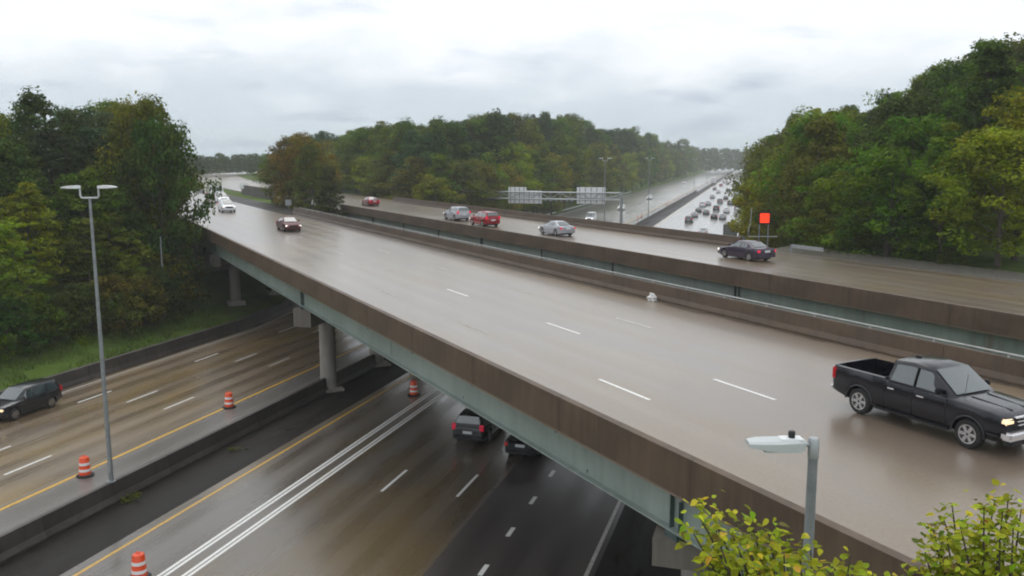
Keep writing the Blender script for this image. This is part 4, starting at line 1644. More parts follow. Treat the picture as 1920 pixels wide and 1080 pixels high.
# --- the black pickup on the front bridge
qp = (qof(1605, 776) + qof(1812, 842)) / 2
pk = car('pickup', 'pickup_truck', 'large black crew cab pickup truck with chrome bumper, nearest on the front bridge', BW(22.42, qp), RZ_TO_US, 'black', lights='warm')
w2 = 1.01
for ch in list(pk.children):
    if ch.name.split('.')[0] in ('grille', 'number_plate'):
        pass
y0 = 2.92
for z in (0.90, 0.99, 1.08):
    link('grille_bar', rbox(-0.60, 0.60, y0 - 0.10, y0 + 0.05 - (z - 0.9) * 0.25, z - 0.018, z + 0.018, 0.01), M['chrome'], pk)
link('grille_bar', rbox(-0.05, 0.05, y0 - 0.10, y0 + 0.035, 0.84, 1.1, 0.01), M['chrome'], pk)
link('front_bumper', rbox(-0.97, 0.97, y0 - 0.22, y0 + 0.13, 0.50, 0.74, 0.06), M['chrome'], pk)
link('air_dam', rbox(-0.85, 0.85, y0 - 0.2, y0 + 0.06, 0.34, 0.5, 0.03), M['black'], pk)
link('rear_bumper', rbox(-0.95, 0.95, -y0 - 0.14, -y0 + 0.05, 0.52, 0.70, 0.05), M['chrome'], pk)
for s in (-1, 1):
    x = s * 1.0
    for y, nm in ((0.32, 'front'), (-0.68, 'rear')):
        h = link('door_handle', rbox(min(x, x + s * 0.04), max(x, x + s * 0.04), y - 0.13, y + 0.11, 1.06, 1.10, 0.012), M['chrome'], pk)
    for y in (-0.93, 0.02, 1.12):
        MB().box(min(x * 1.008, x * 1.0135), max(x * 1.008, x * 1.0135), y - 0.006, y + 0.006, 0.5, 1.2).build('door_seam', M['black'], pk)
    link('running_board', rbox(min(s * 0.9, s * 1.06), max(s * 0.9, s * 1.06), -1.25, 1.25, 0.36, 0.42, 0.02), M['black'], pk)
    link('wheel_arch_trim', rbox(min(s * 0.99, s * 1.03), max(s * 0.99, s * 1.03), 2.35, 2.72, 0.56, 0.62, 0.01), M['black'], pk)
for s in (-1, 1):
    st_ = SPEC['pickup']['cab']
    a_, b_ = side_pt(st_, -0.86, 0.045, s, 0.012), side_pt(st_, 1.12, 0.045, s, 0.012)
    MB().bar(a_, b_, 0.02, 0.035).build('belt_moulding', M['black'], pk)
    a_, b_ = side_pt(st_, 0.03, 0.06, s, 0.010), side_pt(st_, 0.03, 0.95, s, 0.010)
    MB().bar(a_, b_, 0.015, 0.10).build('door_pillar', M['black'], pk)
    for yc in (1.83, -1.83):
        R_ = 0.475
        vs, fs = [], []
        for k in range(13):
            a = math.pi * k / 12
            for rr, xx in ((R_ - 0.012, 1.008), (R_ + 0.045, 1.022), (R_ + 0.05, 1.0)):
                vs.append((s * (xx + 0.012), yc + rr * math.cos(a), 0.405 + rr * math.sin(a)))
            if k:
                for j in range(2):
                    fs.append((3 * k - 3 + j, 3 * k - 2 + j, 3 * k + 1 + j, 3 * k + j))
        link('wheel_arch_flare', mesh('wheel_arch_flare', vs, fs, True), P['black'], pk)
link('roof_fin', rbox(-0.03, 0.03, -0.7, -0.5, 1.93, 1.985, 0.015), P['black'], pk)
link('brake_light', rbox(-0.16, 0.16, -0.875, -0.83, 1.80, 1.83, 0.005), M['tail'], pk)
for x in (-0.34, 0.34):
    MB().bar((x, 1.42, 1.285), (x * 0.86, 2.6, 1.185), 0.03, 0.02).build('hood_crease', P['black'], pk)
link('wiper', rbox(-0.55, 0.05, 1.30, 1.33, 1.285, 1.30, 0.004), M['black'], pk)
link('tailgate', rbox(-0.84, 0.84, -y0 - 0.02, -y0 + 0.04, 0.82, 1.32, 0.02), P['black'], pk)
link('bed_liner', rbox(-0.83, 0.83, -2.78, -1.02, 0.825, 0.845, 0.005), M['black'], pk)
MB().tube([(0.4, 1.25, 1.22), (0.45, 1.35, 1.9)], 0.006, 5).build('antenna', M['black'], pk)


def on_deck_u(u, p):
    lo, hi = 5.0, 900.0
    for _ in range(60):
        m_ = (lo + hi) / 2
        w_ = BW(p, m_)
        if w_.y < 1 or proj(w_.x, w_.y, DECK + 0.7)[0] > u:
            lo = m_
        else:
            hi = m_
    return BW(p, lo)


def on_deck(u, v, p=None):
    w_ = at(u, v, DECK)
    if p is not None:
        return BW(p, to_b(w_)[1])
    return w_


car('sedan', 'sedan', 'dark maroon car with headlights reflected in the wet deck of the front bridge', on_deck_u(541, 21.9), RZ_TO_US, 'maroon')
car('suv', 'sport_utility_vehicle', 'white SUV with bright headlights coming onto the front bridge', on_deck_u(425, 21.6), RZ_TO_US, 'white')
car('suv', 'sport_utility_vehicle', 'white vehicle just behind the white SUV at the far end of the front bridge', on_deck_u(416, 25.2), RZ_TO_US, 'white', bumper_painted=False)
car('sedan', 'sedan', 'distant red car on the second overpass road by the median trees', on_deck_u(694, 45.5), RZ_B, 'red')
car('suv', 'sport_utility_vehicle', 'red SUV with spray on the second overpass left of the silver sedan', on_deck_u(908, 43.6), RZ_B, 'red')
car('sedan', 'sedan', 'silver sedan on the second overpass below the sign gantry', on_deck_u(1043, 45.0), RZ_B, 'silver')
car('sedan', 'sedan', 'dark plum sedan on the second overpass near the red panel', on_deck_u(1398, 47.3), RZ_B, 'plum')
car('suv', 'sport_utility_vehicle', 'pale grey SUV ahead of the red SUV on the second overpass', on_deck_u(856, 44.6), RZ_B, 'silver')

H_AWAY, H_TO = RZ_H, RZ_H + math.pi
v = HW(-44.6, to_h(at(52, 775, 0))[1])
car('suv', 'sport_utility_vehicle', 'dark SUV on the left carriageway beside the grass bank barrier', (v.x, v.y, 0), H_TO, 'charcoal', lights='dim')
v = at(893, 836, 0)
car('suv', 'sport_utility_vehicle', 'black SUV with red tail lights driving under the front bridge', (v.x + 0.2, v.y + 2.2, 0), H_AWAY, 'black', lights='low')
v = at(978, 862, 0)
car('sedan', 'sedan', 'dark car with pale number plate tucked under the front bridge girder', (v.x + 0.6, v.y + 2.2, 0), H_AWAY, 'black', lights='dim')


def bend_rz(t, base):
    d = (shift(t + 2) - shift(t - 2)) / 4
    return base - math.atan(d)


def far_car(kind, name, label, u, v, colour, away=True, group=None):
    w_ = at(u, v, 0)
    s_, t = to_h(w_)
    return car(kind, name, label, (w_.x, w_.y, 0), bend_rz(t, H_AWAY if away else H_TO), colour, group)


G = 'queue of cars on the far highway'
for (kind, u, v, col, lab) in (
        ('suv', 1292, 417, 'grey', 'grey SUV at the tail of the far queue, leftmost near the median'),
        ('sedan', 1355, 411, 'silver', 'silver car at the tail of the far queue, right of the grey SUV'),
        ('sedan', 1310, 398, 'teal', 'dark green car in the left lane of the far queue'),
        ('sedan', 1324, 402, 'grey', 'grey car beside the dark green car in the far queue'),
        ('suv', 1343, 395, 'dark', 'dark SUV in the middle of the far queue'),
        ('sedan', 1362, 399, 'white', 'white car in the right lane of the far queue behind the trucks'),
        ('sedan', 1328, 385, 'silver', 'silver car ahead of the dark green car in the far queue'),
        ('suv', 1350, 381, 'grey', 'grey SUV ahead of the dark SUV in the far queue'),
        ('sedan', 1361, 374, 'dark', 'dark sedan further up the right side of the far queue'),
        ('suv', 1366, 360, 'teal', 'dark teal SUV near the bend at the head of the far queue'),
        ('sedan', 1347, 362, 'white', 'white car near the head of the far queue'),
        ('sedan', 1352, 349, 'red', 'red car at the far bend of the queue'),
        ('sedan', 1318, 440, 'white', 'white car roof just above the barrier of the second overpass')):
    far_car(kind, 'sedan' if kind == 'sedan' else 'sport_utility_vehicle', lab, u, v, col, True, G)
for (kind, u, v, col, lab) in (
        ('sedan', 1340, 356, 'grey', 'small grey car far up the queue near the white truck'), ('suv', 1357, 343, 'white', 'small white SUV far up the queue'),
        ('sedan', 1364, 346, 'silver', 'small silver car far up the queue at the right edge'), ('sedan', 1361, 336, 'dark', 'tiny dark car near the vanishing point'),
        ('suv', 1368, 334, 'grey', 'tiny grey SUV near the vanishing point at the right edge'), ('sedan', 1336, 372, 'silver', 'silver car in the left lane halfway up the far queue'),
        ('suv', 1317, 388, 'white', 'white SUV beside the median in the far queue'), ('sedan', 1369, 384, 'grey', 'grey car beside the navy truck in the far queue'),
        ('sedan', 1302, 407, 'silver', 'silver car in the left lane behind the dark green car'), ('sedan', 1339, 410, 'dark', 'dark car between grey SUV and silver car at the queue tail')):
    far_car(kind, 'sedan' if kind == 'sedan' else 'sport_utility_vehicle', lab, u, v, col, True, G)
far_car('sedan', 'sedan', 'tiny white car with headlights approaching on the far left carriageway', 1283, 345, 'white', False)
far_car('van', 'van', 'white van approaching beneath the right sign of the gantry', 1108, 415, 'white', False)
far_car('suv', 'sport_utility_vehicle', 'white SUV approaching just right of the gantry post', 1165, 394, 'white', False)
far_car('suv', 'sport_utility_vehicle', 'white vehicle approaching beyond the lamp post on the far left carriageway', 1218, 374, 'white', False)


def box_truck(label, loc, rz, box_mat, cab_col, Lb=7.0, hb=2.7, w=2.4):
    root = empty('box_truck', loc, rz)
    tag(root, label, 'truck')
    w2 = w / 2
    y1 = Lb / 2
    link('cargo_box', rbox(-w2, w2, -y1, y1, 1.05, 1.05 + hb, 0.05), box_mat, root)
    d = link('rear_door', rbox(-w2 * 0.9, w2 * 0.9, -y1 - 0.03, -y1 + 0.01, 1.15, 0.95 + hb, 0.02), box_mat, root)
    MB().box(-w2 * 0.5, w2 * 0.5, -y1, y1 + 2.0, 0.6, 1.04).build('chassis', M['black'], root)
    prof = [(y1 + 0.15, 0.55), (y1 + 2.35, 0.55), (y1 + 2.4, 1.35), (y1 + 1.75, 1.5), (y1 + 1.25, 2.45), (y1 + 0.15, 2.5)]
    n = len(prof)
    vs = [(-w2 * 0.92, a, b) for a, b in prof] + [(w2 * 0.92, a, b) for a, b in prof]
    fs = [(i, (i + 1) % n, n + (i + 1) % n, n + i) for i in range(n)] + [tuple(range(n - 1, -1, -1)), tuple(range(n, 2 * n))]
    link('cab', mesh('cab', vs, fs), P[cab_col], root)
    a, b = (y1 + 1.75, 1.5), (y1 + 1.25, 2.45)
    link('windshield', mesh('windshield', [(-w2 * 0.82, a[0] - 0.02, a[1] + 0.08), (w2 * 0.82, a[0] - 0.02, a[1] + 0.08), (w2 * 0.8, b[0] + 0.06, b[1] - 0.1), (-w2 * 0.8, b[0] + 0.06, b[1] - 0.1)], [(0, 1, 2, 3)]), M['glass'], root)
    tyre, rim = TRUCKW
    for yc in (-y1 + 1.3, y1 + 1.3):
        for s in (-1, 1):
            t = link('wheel', tyre, None, root)
            t.location = (s * (w2 - 0.2), yc, 0.48)
            link('rim', rim, None, t)
    for s in (-1, 1):
        link('taillight', rbox(min(s * 0.85, s * 1.05), max(s * 0.85, s * 1.05), -y1 - 0.05, -y1 + 0.02, 0.85, 1.0, 0.01), M['tail_on'], root)
        link('headlight', rbox(min(s * 0.65, s * 0.98), max(s * 0.65, s * 0.98), y1 + 2.3, y1 + 2.42, 0.95, 1.15, 0.02), M['head_on'], root)
    return root


TRUCKW = wheel_meshes(0.48, 0.28)
MATW = simple('truck_white', (0.72, 0.73, 0.75), 0.45, noise=0.06)
MATG = simple('truck_grey', (0.17, 0.175, 0.17), 0.5, noise=0.1)
MATN = simple('truck_navy', (0.035, 0.05, 0.09), 0.4)
for (u, v, m_, cc, Lb, hb, lab) in (
        (1395, 457, MATG, 'white', 6.5, 2.7, 'grey box truck just behind the barrier of the second overpass beside the red panel'),
        (1384, 392, MATN, 'white', 6.0, 2.6, 'navy box truck with white cab against the right hand trees'),
        (1338, 346, MATW, 'white', 9.0, 3.0, 'tall white truck beyond the lamp posts on the far highway'),
        (1377, 330, MATW, 'white', 9.0, 3.0, 'white truck at the vanishing end of the far highway')):
    w_ = at(u, v, 0)
    s_, t = to_h(w_)
    if u in (1395,):
        w_ = HW(-7.6, t)
    box_truck(lab, (w_.x, w_.y, 0), bend_rz(t, H_AWAY), m_, cc, Lb, hb)
w_ = on_deck(403, 372, 26.5)
box_truck('cream box truck coming at the far left end of the overpass road', (w_.x, w_.y, DECK), RZ_TO_US, M['cream_box'], 'white', 6.0, 2.4)

# ------------------------------------------------------------------ lamps
def double_lamp(label, loc, rz, height=14.5, base_z=0.95):
    root = empty('street_lamp', (loc[0], loc[1], base_z), rz)
    tag(root, label, 'street lamp', 'double arm lamps along the highway median')
    H = height - base_z
    MB().lathe([(0.12, 0), (0.11, 0.5), (0.085, H * 0.5), (0.055, H - 0.45)], 12).build('pole', M['galv_dull'], root, True)
    MB().lathe([(0.19, 0), (0.19, 0.05), (0.15, 0.06)], 12).build('base_plate', M['galv_dull'], root)
    MB().box(-0.08, 0.08, -0.15, -0.11, 0.5, 1.0).build('hand_hole_cover', M['galv'], root)
    br = MB()
    br.tube([(-0.42, 0, H), (-0.42, 0, H - 0.35), (-0.36, 0, H - 0.45), (0.36, 0, H - 0.45), (0.42, 0, H - 0.35), (0.42, 0, H)], 0.04, 8)
    br.build('bracket', M['lamp_head'], root, True)
    for s in (-1, 1):
        x0 = s * 0.42
        hd = MB()
        vs = []
        for k, (dx, hw, h0, h1) in enumerate(((0.0, 0.10, -0.05, 0.07), (0.2, 0.16, -0.06, 0.08), (0.5, 0.16, -0.06, 0.06), (0.82, 0.09, -0.04, 0.0))):
            x = x0 + s * dx
            z = H + 0.02 + 0.02 * dx
            vs += [(x, -hw, z + h0), (x, hw, z + h0), (x, hw, z + h1), (x, -hw, z + h1)]
        fs = []
        for k in range(3):
            for j in range(4):
                fs.append((4 * k + j, 4 * k + (j + 1) % 4, 4 * k + 4 + (j + 1) % 4, 4 * k + 4 + j))
        fs += [(0, 1, 2, 3), (15, 14, 13, 12)]
        hd.add(vs, fs)
        hd.build('lamp_head', M['lamp_white'], root)
    return root


lo, hi = 20.0, 60.0
for _ in range(50):
    t0 = (lo + hi) / 2
    w_ = HW(-28.9, t0)
    if proj(w_.x, w_.y, 0.95)[0] < 209:
        lo = t0
    else:
        hi = t0
double_lamp('tall double arm street lamp on the median barrier at left foreground', HW(-28.9, t0), RZ_H + R(14)).rotation_euler[1] = R(-0.4)


def t_on_median(u):
    lo, hi = 60.0, 900.0
    for _ in range(60):
        m_ = (lo + hi) / 2
        w_ = HW(-28.9 + shift(m_), m_)
        if proj(w_.x, w_.y, 10)[0] < u:
            lo = m_
        else:
            hi = m_
    return lo


for u, h, lab in ((1134, 15.7, 'double arm lamp on the far median just left of the gantry post'), (1217, 15.7, 'double arm lamp on the far median right of the gantry post'),
                  (1302, 15.3, 'double arm lamp on the far median midway to the vanishing point'), (1326, 15.0, 'double arm lamp on the far median next to the white truck')):
    t = t_on_median(u)
    w_ = HW(-28.9 + shift(t), t)
    double_lamp(lab, w_, RZ_H, h)

# thin pole in front of the left woods
w_ = at(310, 603, 0.6)
r_ = empty('utility_pole', (w_.x, w_.y, ground_z(w_.x, w_.y)))
tag(r_, 'thin grey pole in front of the left woods behind the barrier', 'pole')
MB().lathe([(0.09, -0.4), (0.08, 3), (0.05, 7.6)], 8).build('shaft', M['galv_dull'], r_, True)
MB().box(-0.12, 0.12, -0.1, 0.1, 2.2, 2.6).build('junction_box', M['galv_dull'], r_)

# the near lamp at bottom right
DL = 10.2
base = atd(1517, 1000, DL)
topz = atd(1518, 822, DL).z
gz = ground_z(base.x, base.y)
r_ = empty('street_lamp', (base.x + 0.0, DL, gz))
tag(r_, 'grey single arm street lamp in front of the bridge at bottom right', 'street lamp')
Ht = topz - gz
MB().lathe([(0.09, -0.4), (0.085, 3), (0.058, Ht - 0.24)], 16).build('pole', M['galv_dull'], r_, True)
MB().lathe([(0.066, Ht - 0.242), (0.066, Ht - 0.02), (0.05, Ht + 0.01)], 16).build('collar', M['galv'], r_, True)
MB().tube([(-0.04, 0, Ht - 0.08), (-0.15, 0, Ht - 0.07)], 0.028, 10).build('arm', M['galv'], r_, True)
hd = MB()
prf = ((-0.11, 0.075, -0.06, 0.045), (-0.20, 0.12, -0.085, 0.06), (-0.42, 0.15, -0.075, 0.055), (-0.68, 0.14, -0.04, 0.05), (-0.80, 0.10, -0.02, 0.035))
vs = []
for dx, hw, h0, h1 in prf:
    z = Ht - 0.06
    vs += [(dx, -hw, z + h0), (dx, hw, z + h0), (dx, hw * 0.96, z + h1 * 0.5), (dx, hw * 0.7, z + h1), (dx, -hw * 0.7, z + h1), (dx, -hw * 0.96, z + h1 * 0.5)]
fs = []
for k in range(len(prf) - 1):
    for j in range(6):
        fs.append((6 * k + j, 6 * k + (j + 1) % 6, 6 * k + 6 + (j + 1) % 6, 6 * k + 6 + j))
fs += [tuple(range(6)), tuple(6 * (len(prf) - 1) + 5 - j for j in range(6))]
hd.add(vs, fs)
hd.build('lamp_head', M['lamp_head'], r_)
link('driver_cover', rbox(-0.42, -0.14, -0.085, 0.085, Ht - 0.012, Ht + 0.012, 0.01), M['lamp_white'], r_)
MB().lathe([(0.04, Ht + 0.01), (0.042, Ht + 0.08), (0.03, Ht + 0.095)], 14, (-0.27, 0)).build('photocell', M['black'], r_, True)
link('glass_lens', rbox(-0.62, -0.24, -0.1, 0.1, Ht - 0.15, Ht - 0.13, 0.005), M['lamp_white'], r_)

# ------------------------------------------------------------------ sign gantry
tg = t_on_median(1157) + 2
gx0 = -28.3 + shift(tg)
g_ = empty('sign_gantry', HW(gx0, tg), RZ_H)
tag(g_, 'grey steel truss sign gantry seen from behind across the far left carriageway', 'gantry')
GW = 33.0
ZB, ZT = 7.6, 8.95
for x in (0.0, -GW):
    for dy in (-0.6, 0.6):
        MB().lathe([(0.22, -0.2), (0.2, ZT + 0.15)], 12, (x, dy)).build('post', M['galv'], g_, True)
    MB().box(x - 0.6, x + 0.6, -1.1, 1.1, -0.3, 0.5).build('post_footing', M['pier'], g_)
for z in (ZB, ZT):
    for dy in (-0.6, 0.6):
        MB().tube([(0.2, dy, z), (-GW - 0.2, dy, z)], 0.11, 8).build('chord', M['galv'], g_, True)
nb = 16
for k in range(nb):
    xa, xb = -GW * k / nb, -GW * (k + 1) / nb
    b = MB()
    za, zb_ = (ZB, ZT) if k % 2 else (ZT, ZB)
    for dy in (-0.6, 0.6):
        b.bar((xa, dy, za), (xb, dy, zb_), 0.08)
        b.bar((xb, dy, ZB), (xb, dy, ZT), 0.07)
    b.bar((xa, -0.6, ZB), (xb, 0.6, ZB), 0.06)
    b.build('brace', M['galv'], g_)


def sign_panel(xa, xb, za, zb_, nv):
    s_ = link('sign_panel', rbox(xa, xb, 0.78, 0.84, za, zb_, 0.01), M['alu'], g_)
    for k in range(nv):
        x = xa + (xb - xa) * (k + 0.5) / nv
        MB().box(x - 0.06, x + 0.06, 0.66, 0.779, za + 0.05, zb_ - 0.05).build('stiffening_rib', M['galv_dull'], s_)
    for k in (1, 2):
        z = za + (zb_ - za) * k / 3
        MB().box(xa + 0.05, xb - 0.05, 0.72, 0.778, z - 0.05, z + 0.05).build('backing_rail', M['galv_dull'], s_)


def gx(u):
    """gantry-local x of photo column u"""
    lo, hi = -GW, 2.0
    for _ in range(50):
        m_ = (lo + hi) / 2
        w_ = HW(gx0 + m_, tg)
        if proj(w_.x, w_.y, 8)[0] < u:
            lo = m_
        else:
            hi = m_
    return lo


sign_panel(gx(951), gx(985), 6.6, 9.9, 4)
sign_panel(gx(985.5), gx(1014), 6.6, 9.2, 3)
sign_panel(gx(1080), gx(1134), 6.7, 10.0, 5)
for k in range(6):
    x = gx(1020 + k * 10)
    MB().box(x - 0.25, x + 0.25, 0.9, 1.3, ZB - 0.5, ZB - 0.2).build('sign_light', M['galv_dull'], g_)

# ------------------------------------------------------------------ drums, small signs, red panel, litter
def make_drum():
    root = empty('traffic_drum')
    MB().lathe([(0.42, 0), (0.42, 0.06), (0.30, 0.09), (0.29, 0.1)], 20).build('rubber_base', M['rubber'], root, True)
    prof = [(0.285, 0.06), (0.283, 0.24), (0.272, 0.25), (0.27, 0.40), (0.262, 0.41), (0.26, 0.56), (0.25, 0.57), (0.247, 0.73), (0.238, 0.74), (0.23, 0.92), (0.2, 0.97), (0.07, 0.985)]
    MB().lathe(prof, 24).build('drum_body', M['orange'], root, True)
    for r_, z0, z1 in ((0.2755, 0.262, 0.392), (0.2555, 0.582, 0.718)):
        n = 24
        vs = [(rr * math.cos(6.2832 * k / n), rr * math.sin(6.2832 * k / n), z) for rr, z in ((r_, z0), (r_ - 0.004, z1)) for k in range(n)]
        fs = [(k, (k + 1) % n, n + (k + 1) % n, n + k) for k in range(n)]
        link('reflective_band', mesh('reflective_band', vs, fs, True), M['reflect_white'], root)
    MB().tube([(-0.09, 0, 0.98), (-0.08, 0, 1.05), (0.08, 0, 1.05), (0.09, 0, 0.98)], 0.018, 6).build('handle', M['orange'], root, True)
    return root


drum0 = make_drum()
for i, (u, v, lab) in enumerate(((160, 892, 'orange and white traffic drum beside the lamp post at left'), (430, 764, 'orange and white traffic drum on the left shoulder nearer the bridge pier'),
                                 (262, 1084, 'orange and white traffic drum cut by the bottom edge beside the double white lines'),
                                 (776, 741, 'orange and white traffic drum in the shade under the front bridge'))):
    o = drum0 if i == 0 else copy_tree(drum0)
    tag(o, lab, 'traffic drum', 'traffic drums')
    o.location = at(u, v, 0.004)
    o.rotation_euler = (0, 0, i * 1.3)

# slim orange delineator posts along the far median
def make_delineator():
    root = empty('delineator_post')
    MB().lathe([(0.2, 0), (0.2, 0.04), (0.06, 0.06)], 10).build('foot', M['rubber'], root)
    MB().lathe([(0.1, 0.05), (0.1, 1.15), (0.07, 1.2)], 10).build('tube', M['orange'], root, True)
    for z in (0.6, 0.9):
        MB().lathe([(0.106, z), (0.106, z + 0.12)], 10).build('reflective_band', M['reflect_white'], root, True)
    return root


d0 = make_delineator()
for i, (u, v) in enumerate(((1250, 386), (1256, 384), (1263, 382), (1272, 378), (1280, 374), (1286, 371), (1291, 368), (1297, 364), (1196, 412), (1203, 408))):
    o = d0 if i == 0 else copy_tree(d0)
    lab = ('orange delineator post beside the far median barrier, ' + ORD[i]) if i < 8 else ('orange delineator post just right of the gantry post, ' + ('left one', 'right one')[i - 8])
    tag(o, lab, 'delineator', 'delineators on the far median' if i < 8 else 'delineators by the gantry')
    o.location = at(u, v, 0.004)


def post_sign(name, label, loc, rz, w, h, zc, mat, back=M['galv_dull']):
    root = empty(name, loc, rz)
    tag(root, label, 'sign')
    MB().box(-0.05, 0.05, -0.04, 0.04, -0.5, zc + h / 2 - 0.05).build('post', M['galv_dull'], root)
    link('panel', rbox(-w / 2, w / 2, -0.09, -0.045, zc - h / 2, zc + h / 2, 0.01), mat, root)
    return root


w_ = at(520, 377, DECK)
post_sign('roadside_sign', 'small white sign at the end of the dark wall', w_, 0.2, 1.0, 1.5, 1.6, M['reflect_white'])
w_ = at(541, 392, DECK)
post_sign('roadside_sign', 'small grey sign on the median grass before the trees', w_, 0.3, 0.9, 0.9, 1.0, M['galv'])
w_ = at(458, 362, DECK)
post_sign('roadside_sign', 'pale distant sign on the verge right of the overpass road', w_, 0.2, 1.8, 1.3, 1.6, M['alu'])

# lit red panel on a dark frame beyond the second overpass
w_ = atd(1434, 409, 79)
gz = ground_z(w_.x, w_.y)
r_ = empty('signal_panel', (w_.x, w_.y, gz), 0.0)
tag(r_, 'square lit red panel on a black board at the edge of the right hand trees', 'signal')
zc = w_.z - gz
link('backboard', rbox(-0.56, 0.56, 0.05, 0.12, zc - 0.56, zc + 0.56, 0.03), M['black'], r_)
link('red_panel', rbox(-0.42, 0.42, -0.03, 0.045, zc - 0.42, zc + 0.42, 0.02), M['signal_red'], r_)
for k in range(1, 6):
    z_ = zc - 0.42 + 0.14 * k
    MB().box(-0.41, 0.41, -0.036, -0.0305, z_ - 0.006, z_ + 0.006).build('louvre', M['black'], r_)
for x in (-0.4, 0.4):
    MB().lathe([(0.05, -0.5), (0.05, zc + 0.5)], 8, (x, 0.2)).build('post', M['galv_dull'], r_, True)
MB().tube([(-1.25, -0.1, zc + 0.9), (-1.3, -0.1, zc - 0.5), (-1.45, -0.1, zc - 1.0), (-1.45, -0.1, zc - 1.65), (1.2, -0.1, zc - 1.65)], 0.035, 6).build('frame_tube', M['galv'], r_, True)
guardrail('guardrail', 'short guardrail at the right end of the second overpass below the red panel', [tuple(BW(FP1 + 0.9, q, DECK - 0.15)) for q in (55, 51.5)])

# crumpled white bag by the inner parapet
w_ = on_deck(1233, 563, 28.7)
bm = bmesh.new()
bmesh.ops.create_icosphere(bm, subdivisions=3, radius=0.22)
for vv in bm.verts:
    k = 1 + 0.35 * math.sin(vv.co.x * 23 + vv.co.z * 17) * math.cos(vv.co.y * 19) + 0.18 * math.sin(vv.co.z * 41)
    vv.co = Vector((vv.co.x * 1.1 * k, vv.co.y * 0.9 * k, max(-0.14, vv.co.z * 1.1 * k)))
me = bpy.data.meshes.new('litter_bag')
bm.to_mesh(me)
bm.free()
o = link('litter_bag', me, M['bag'])
o.location = (w_.x, w_.y, DECK + 0.145)
tag(o, 'crumpled white bag lying against the inner parapet of the front bridge', 'bag')

# clumps of weeds and rubbish in the dark median gutter
for i, (u, v, s_, lab) in enumerate(((250, 938, 0.55, 'low weedy clump in the dark median gutter below the lamp'), (440, 845, 0.35, 'small heap of debris in the median gutter towards the bridge'))):
    cme, cs = crown_mesh('leaves', 130 + i, 0.55, 0.8, 0.02, 14, 26, 0.06, 'dome')
    r_ = empty('gutter_weeds', at(u, v, 0.0))
    tag(r_, lab, 'weeds')
    a = link('leaves', cme, None, r_)
    a.color = (*HUES['olive'], 1)
    r_.scale = (s_ * 1.6, s_, s_)
    MB().tube([(-0.3, 0, 0.02), (0, 0.05, 0.12), (0.35, -0.1, 0.03)], 0.03, 5).build('stem', M['bark'], r_)

# ------------------------------------------------------------------ foreground trees at bottom right
def leaf_shape():
    """lobed leaf, folded slightly along the midrib"""
    pts = [(0, 0), (0.16, 0.06), (0.26, 0.10), (0.31, 0.24), (0.33, 0.38), (0.27, 0.52), (0.2, 0.66), (0.1, 0.82), (0, 0.95)]
    vs = [(0, y, 0.0) for y in (0, 0.3, 0.6, 0.95)]
    rgt = [(x, y, 0.22 * x) for x, y in pts[1:-1]]
    lft = [(-x, y, 0.22 * x) for x, y in pts[1:-1]]
    V = [(0, 0, 0), (0, 0.95, -0.06)] + rgt + lft
    n = len(rgt)
    fR = tuple([0] + list(range(2, 2 + n)) + [1])
    fL = tuple([1] + list(range(2 + 2 * n - 1, 1 + n, -1)) + [0])
    return V, [fR, fL]


LV, LF = leaf_shape()
LEAVES = []
for i in range(4):
    me = mesh('leaf', LV, LF)
    a_ = me.attributes.new('tint', 'FLOAT_COLOR', 'POINT')
    a_.data.foreach_set('color', np.tile([0.2 + 0.22 * i, random.random(), 0, 1], len(LV)).astype(np.float32))
    me.materials.append(M['leaf_near'])
    LEAVES.append(me)


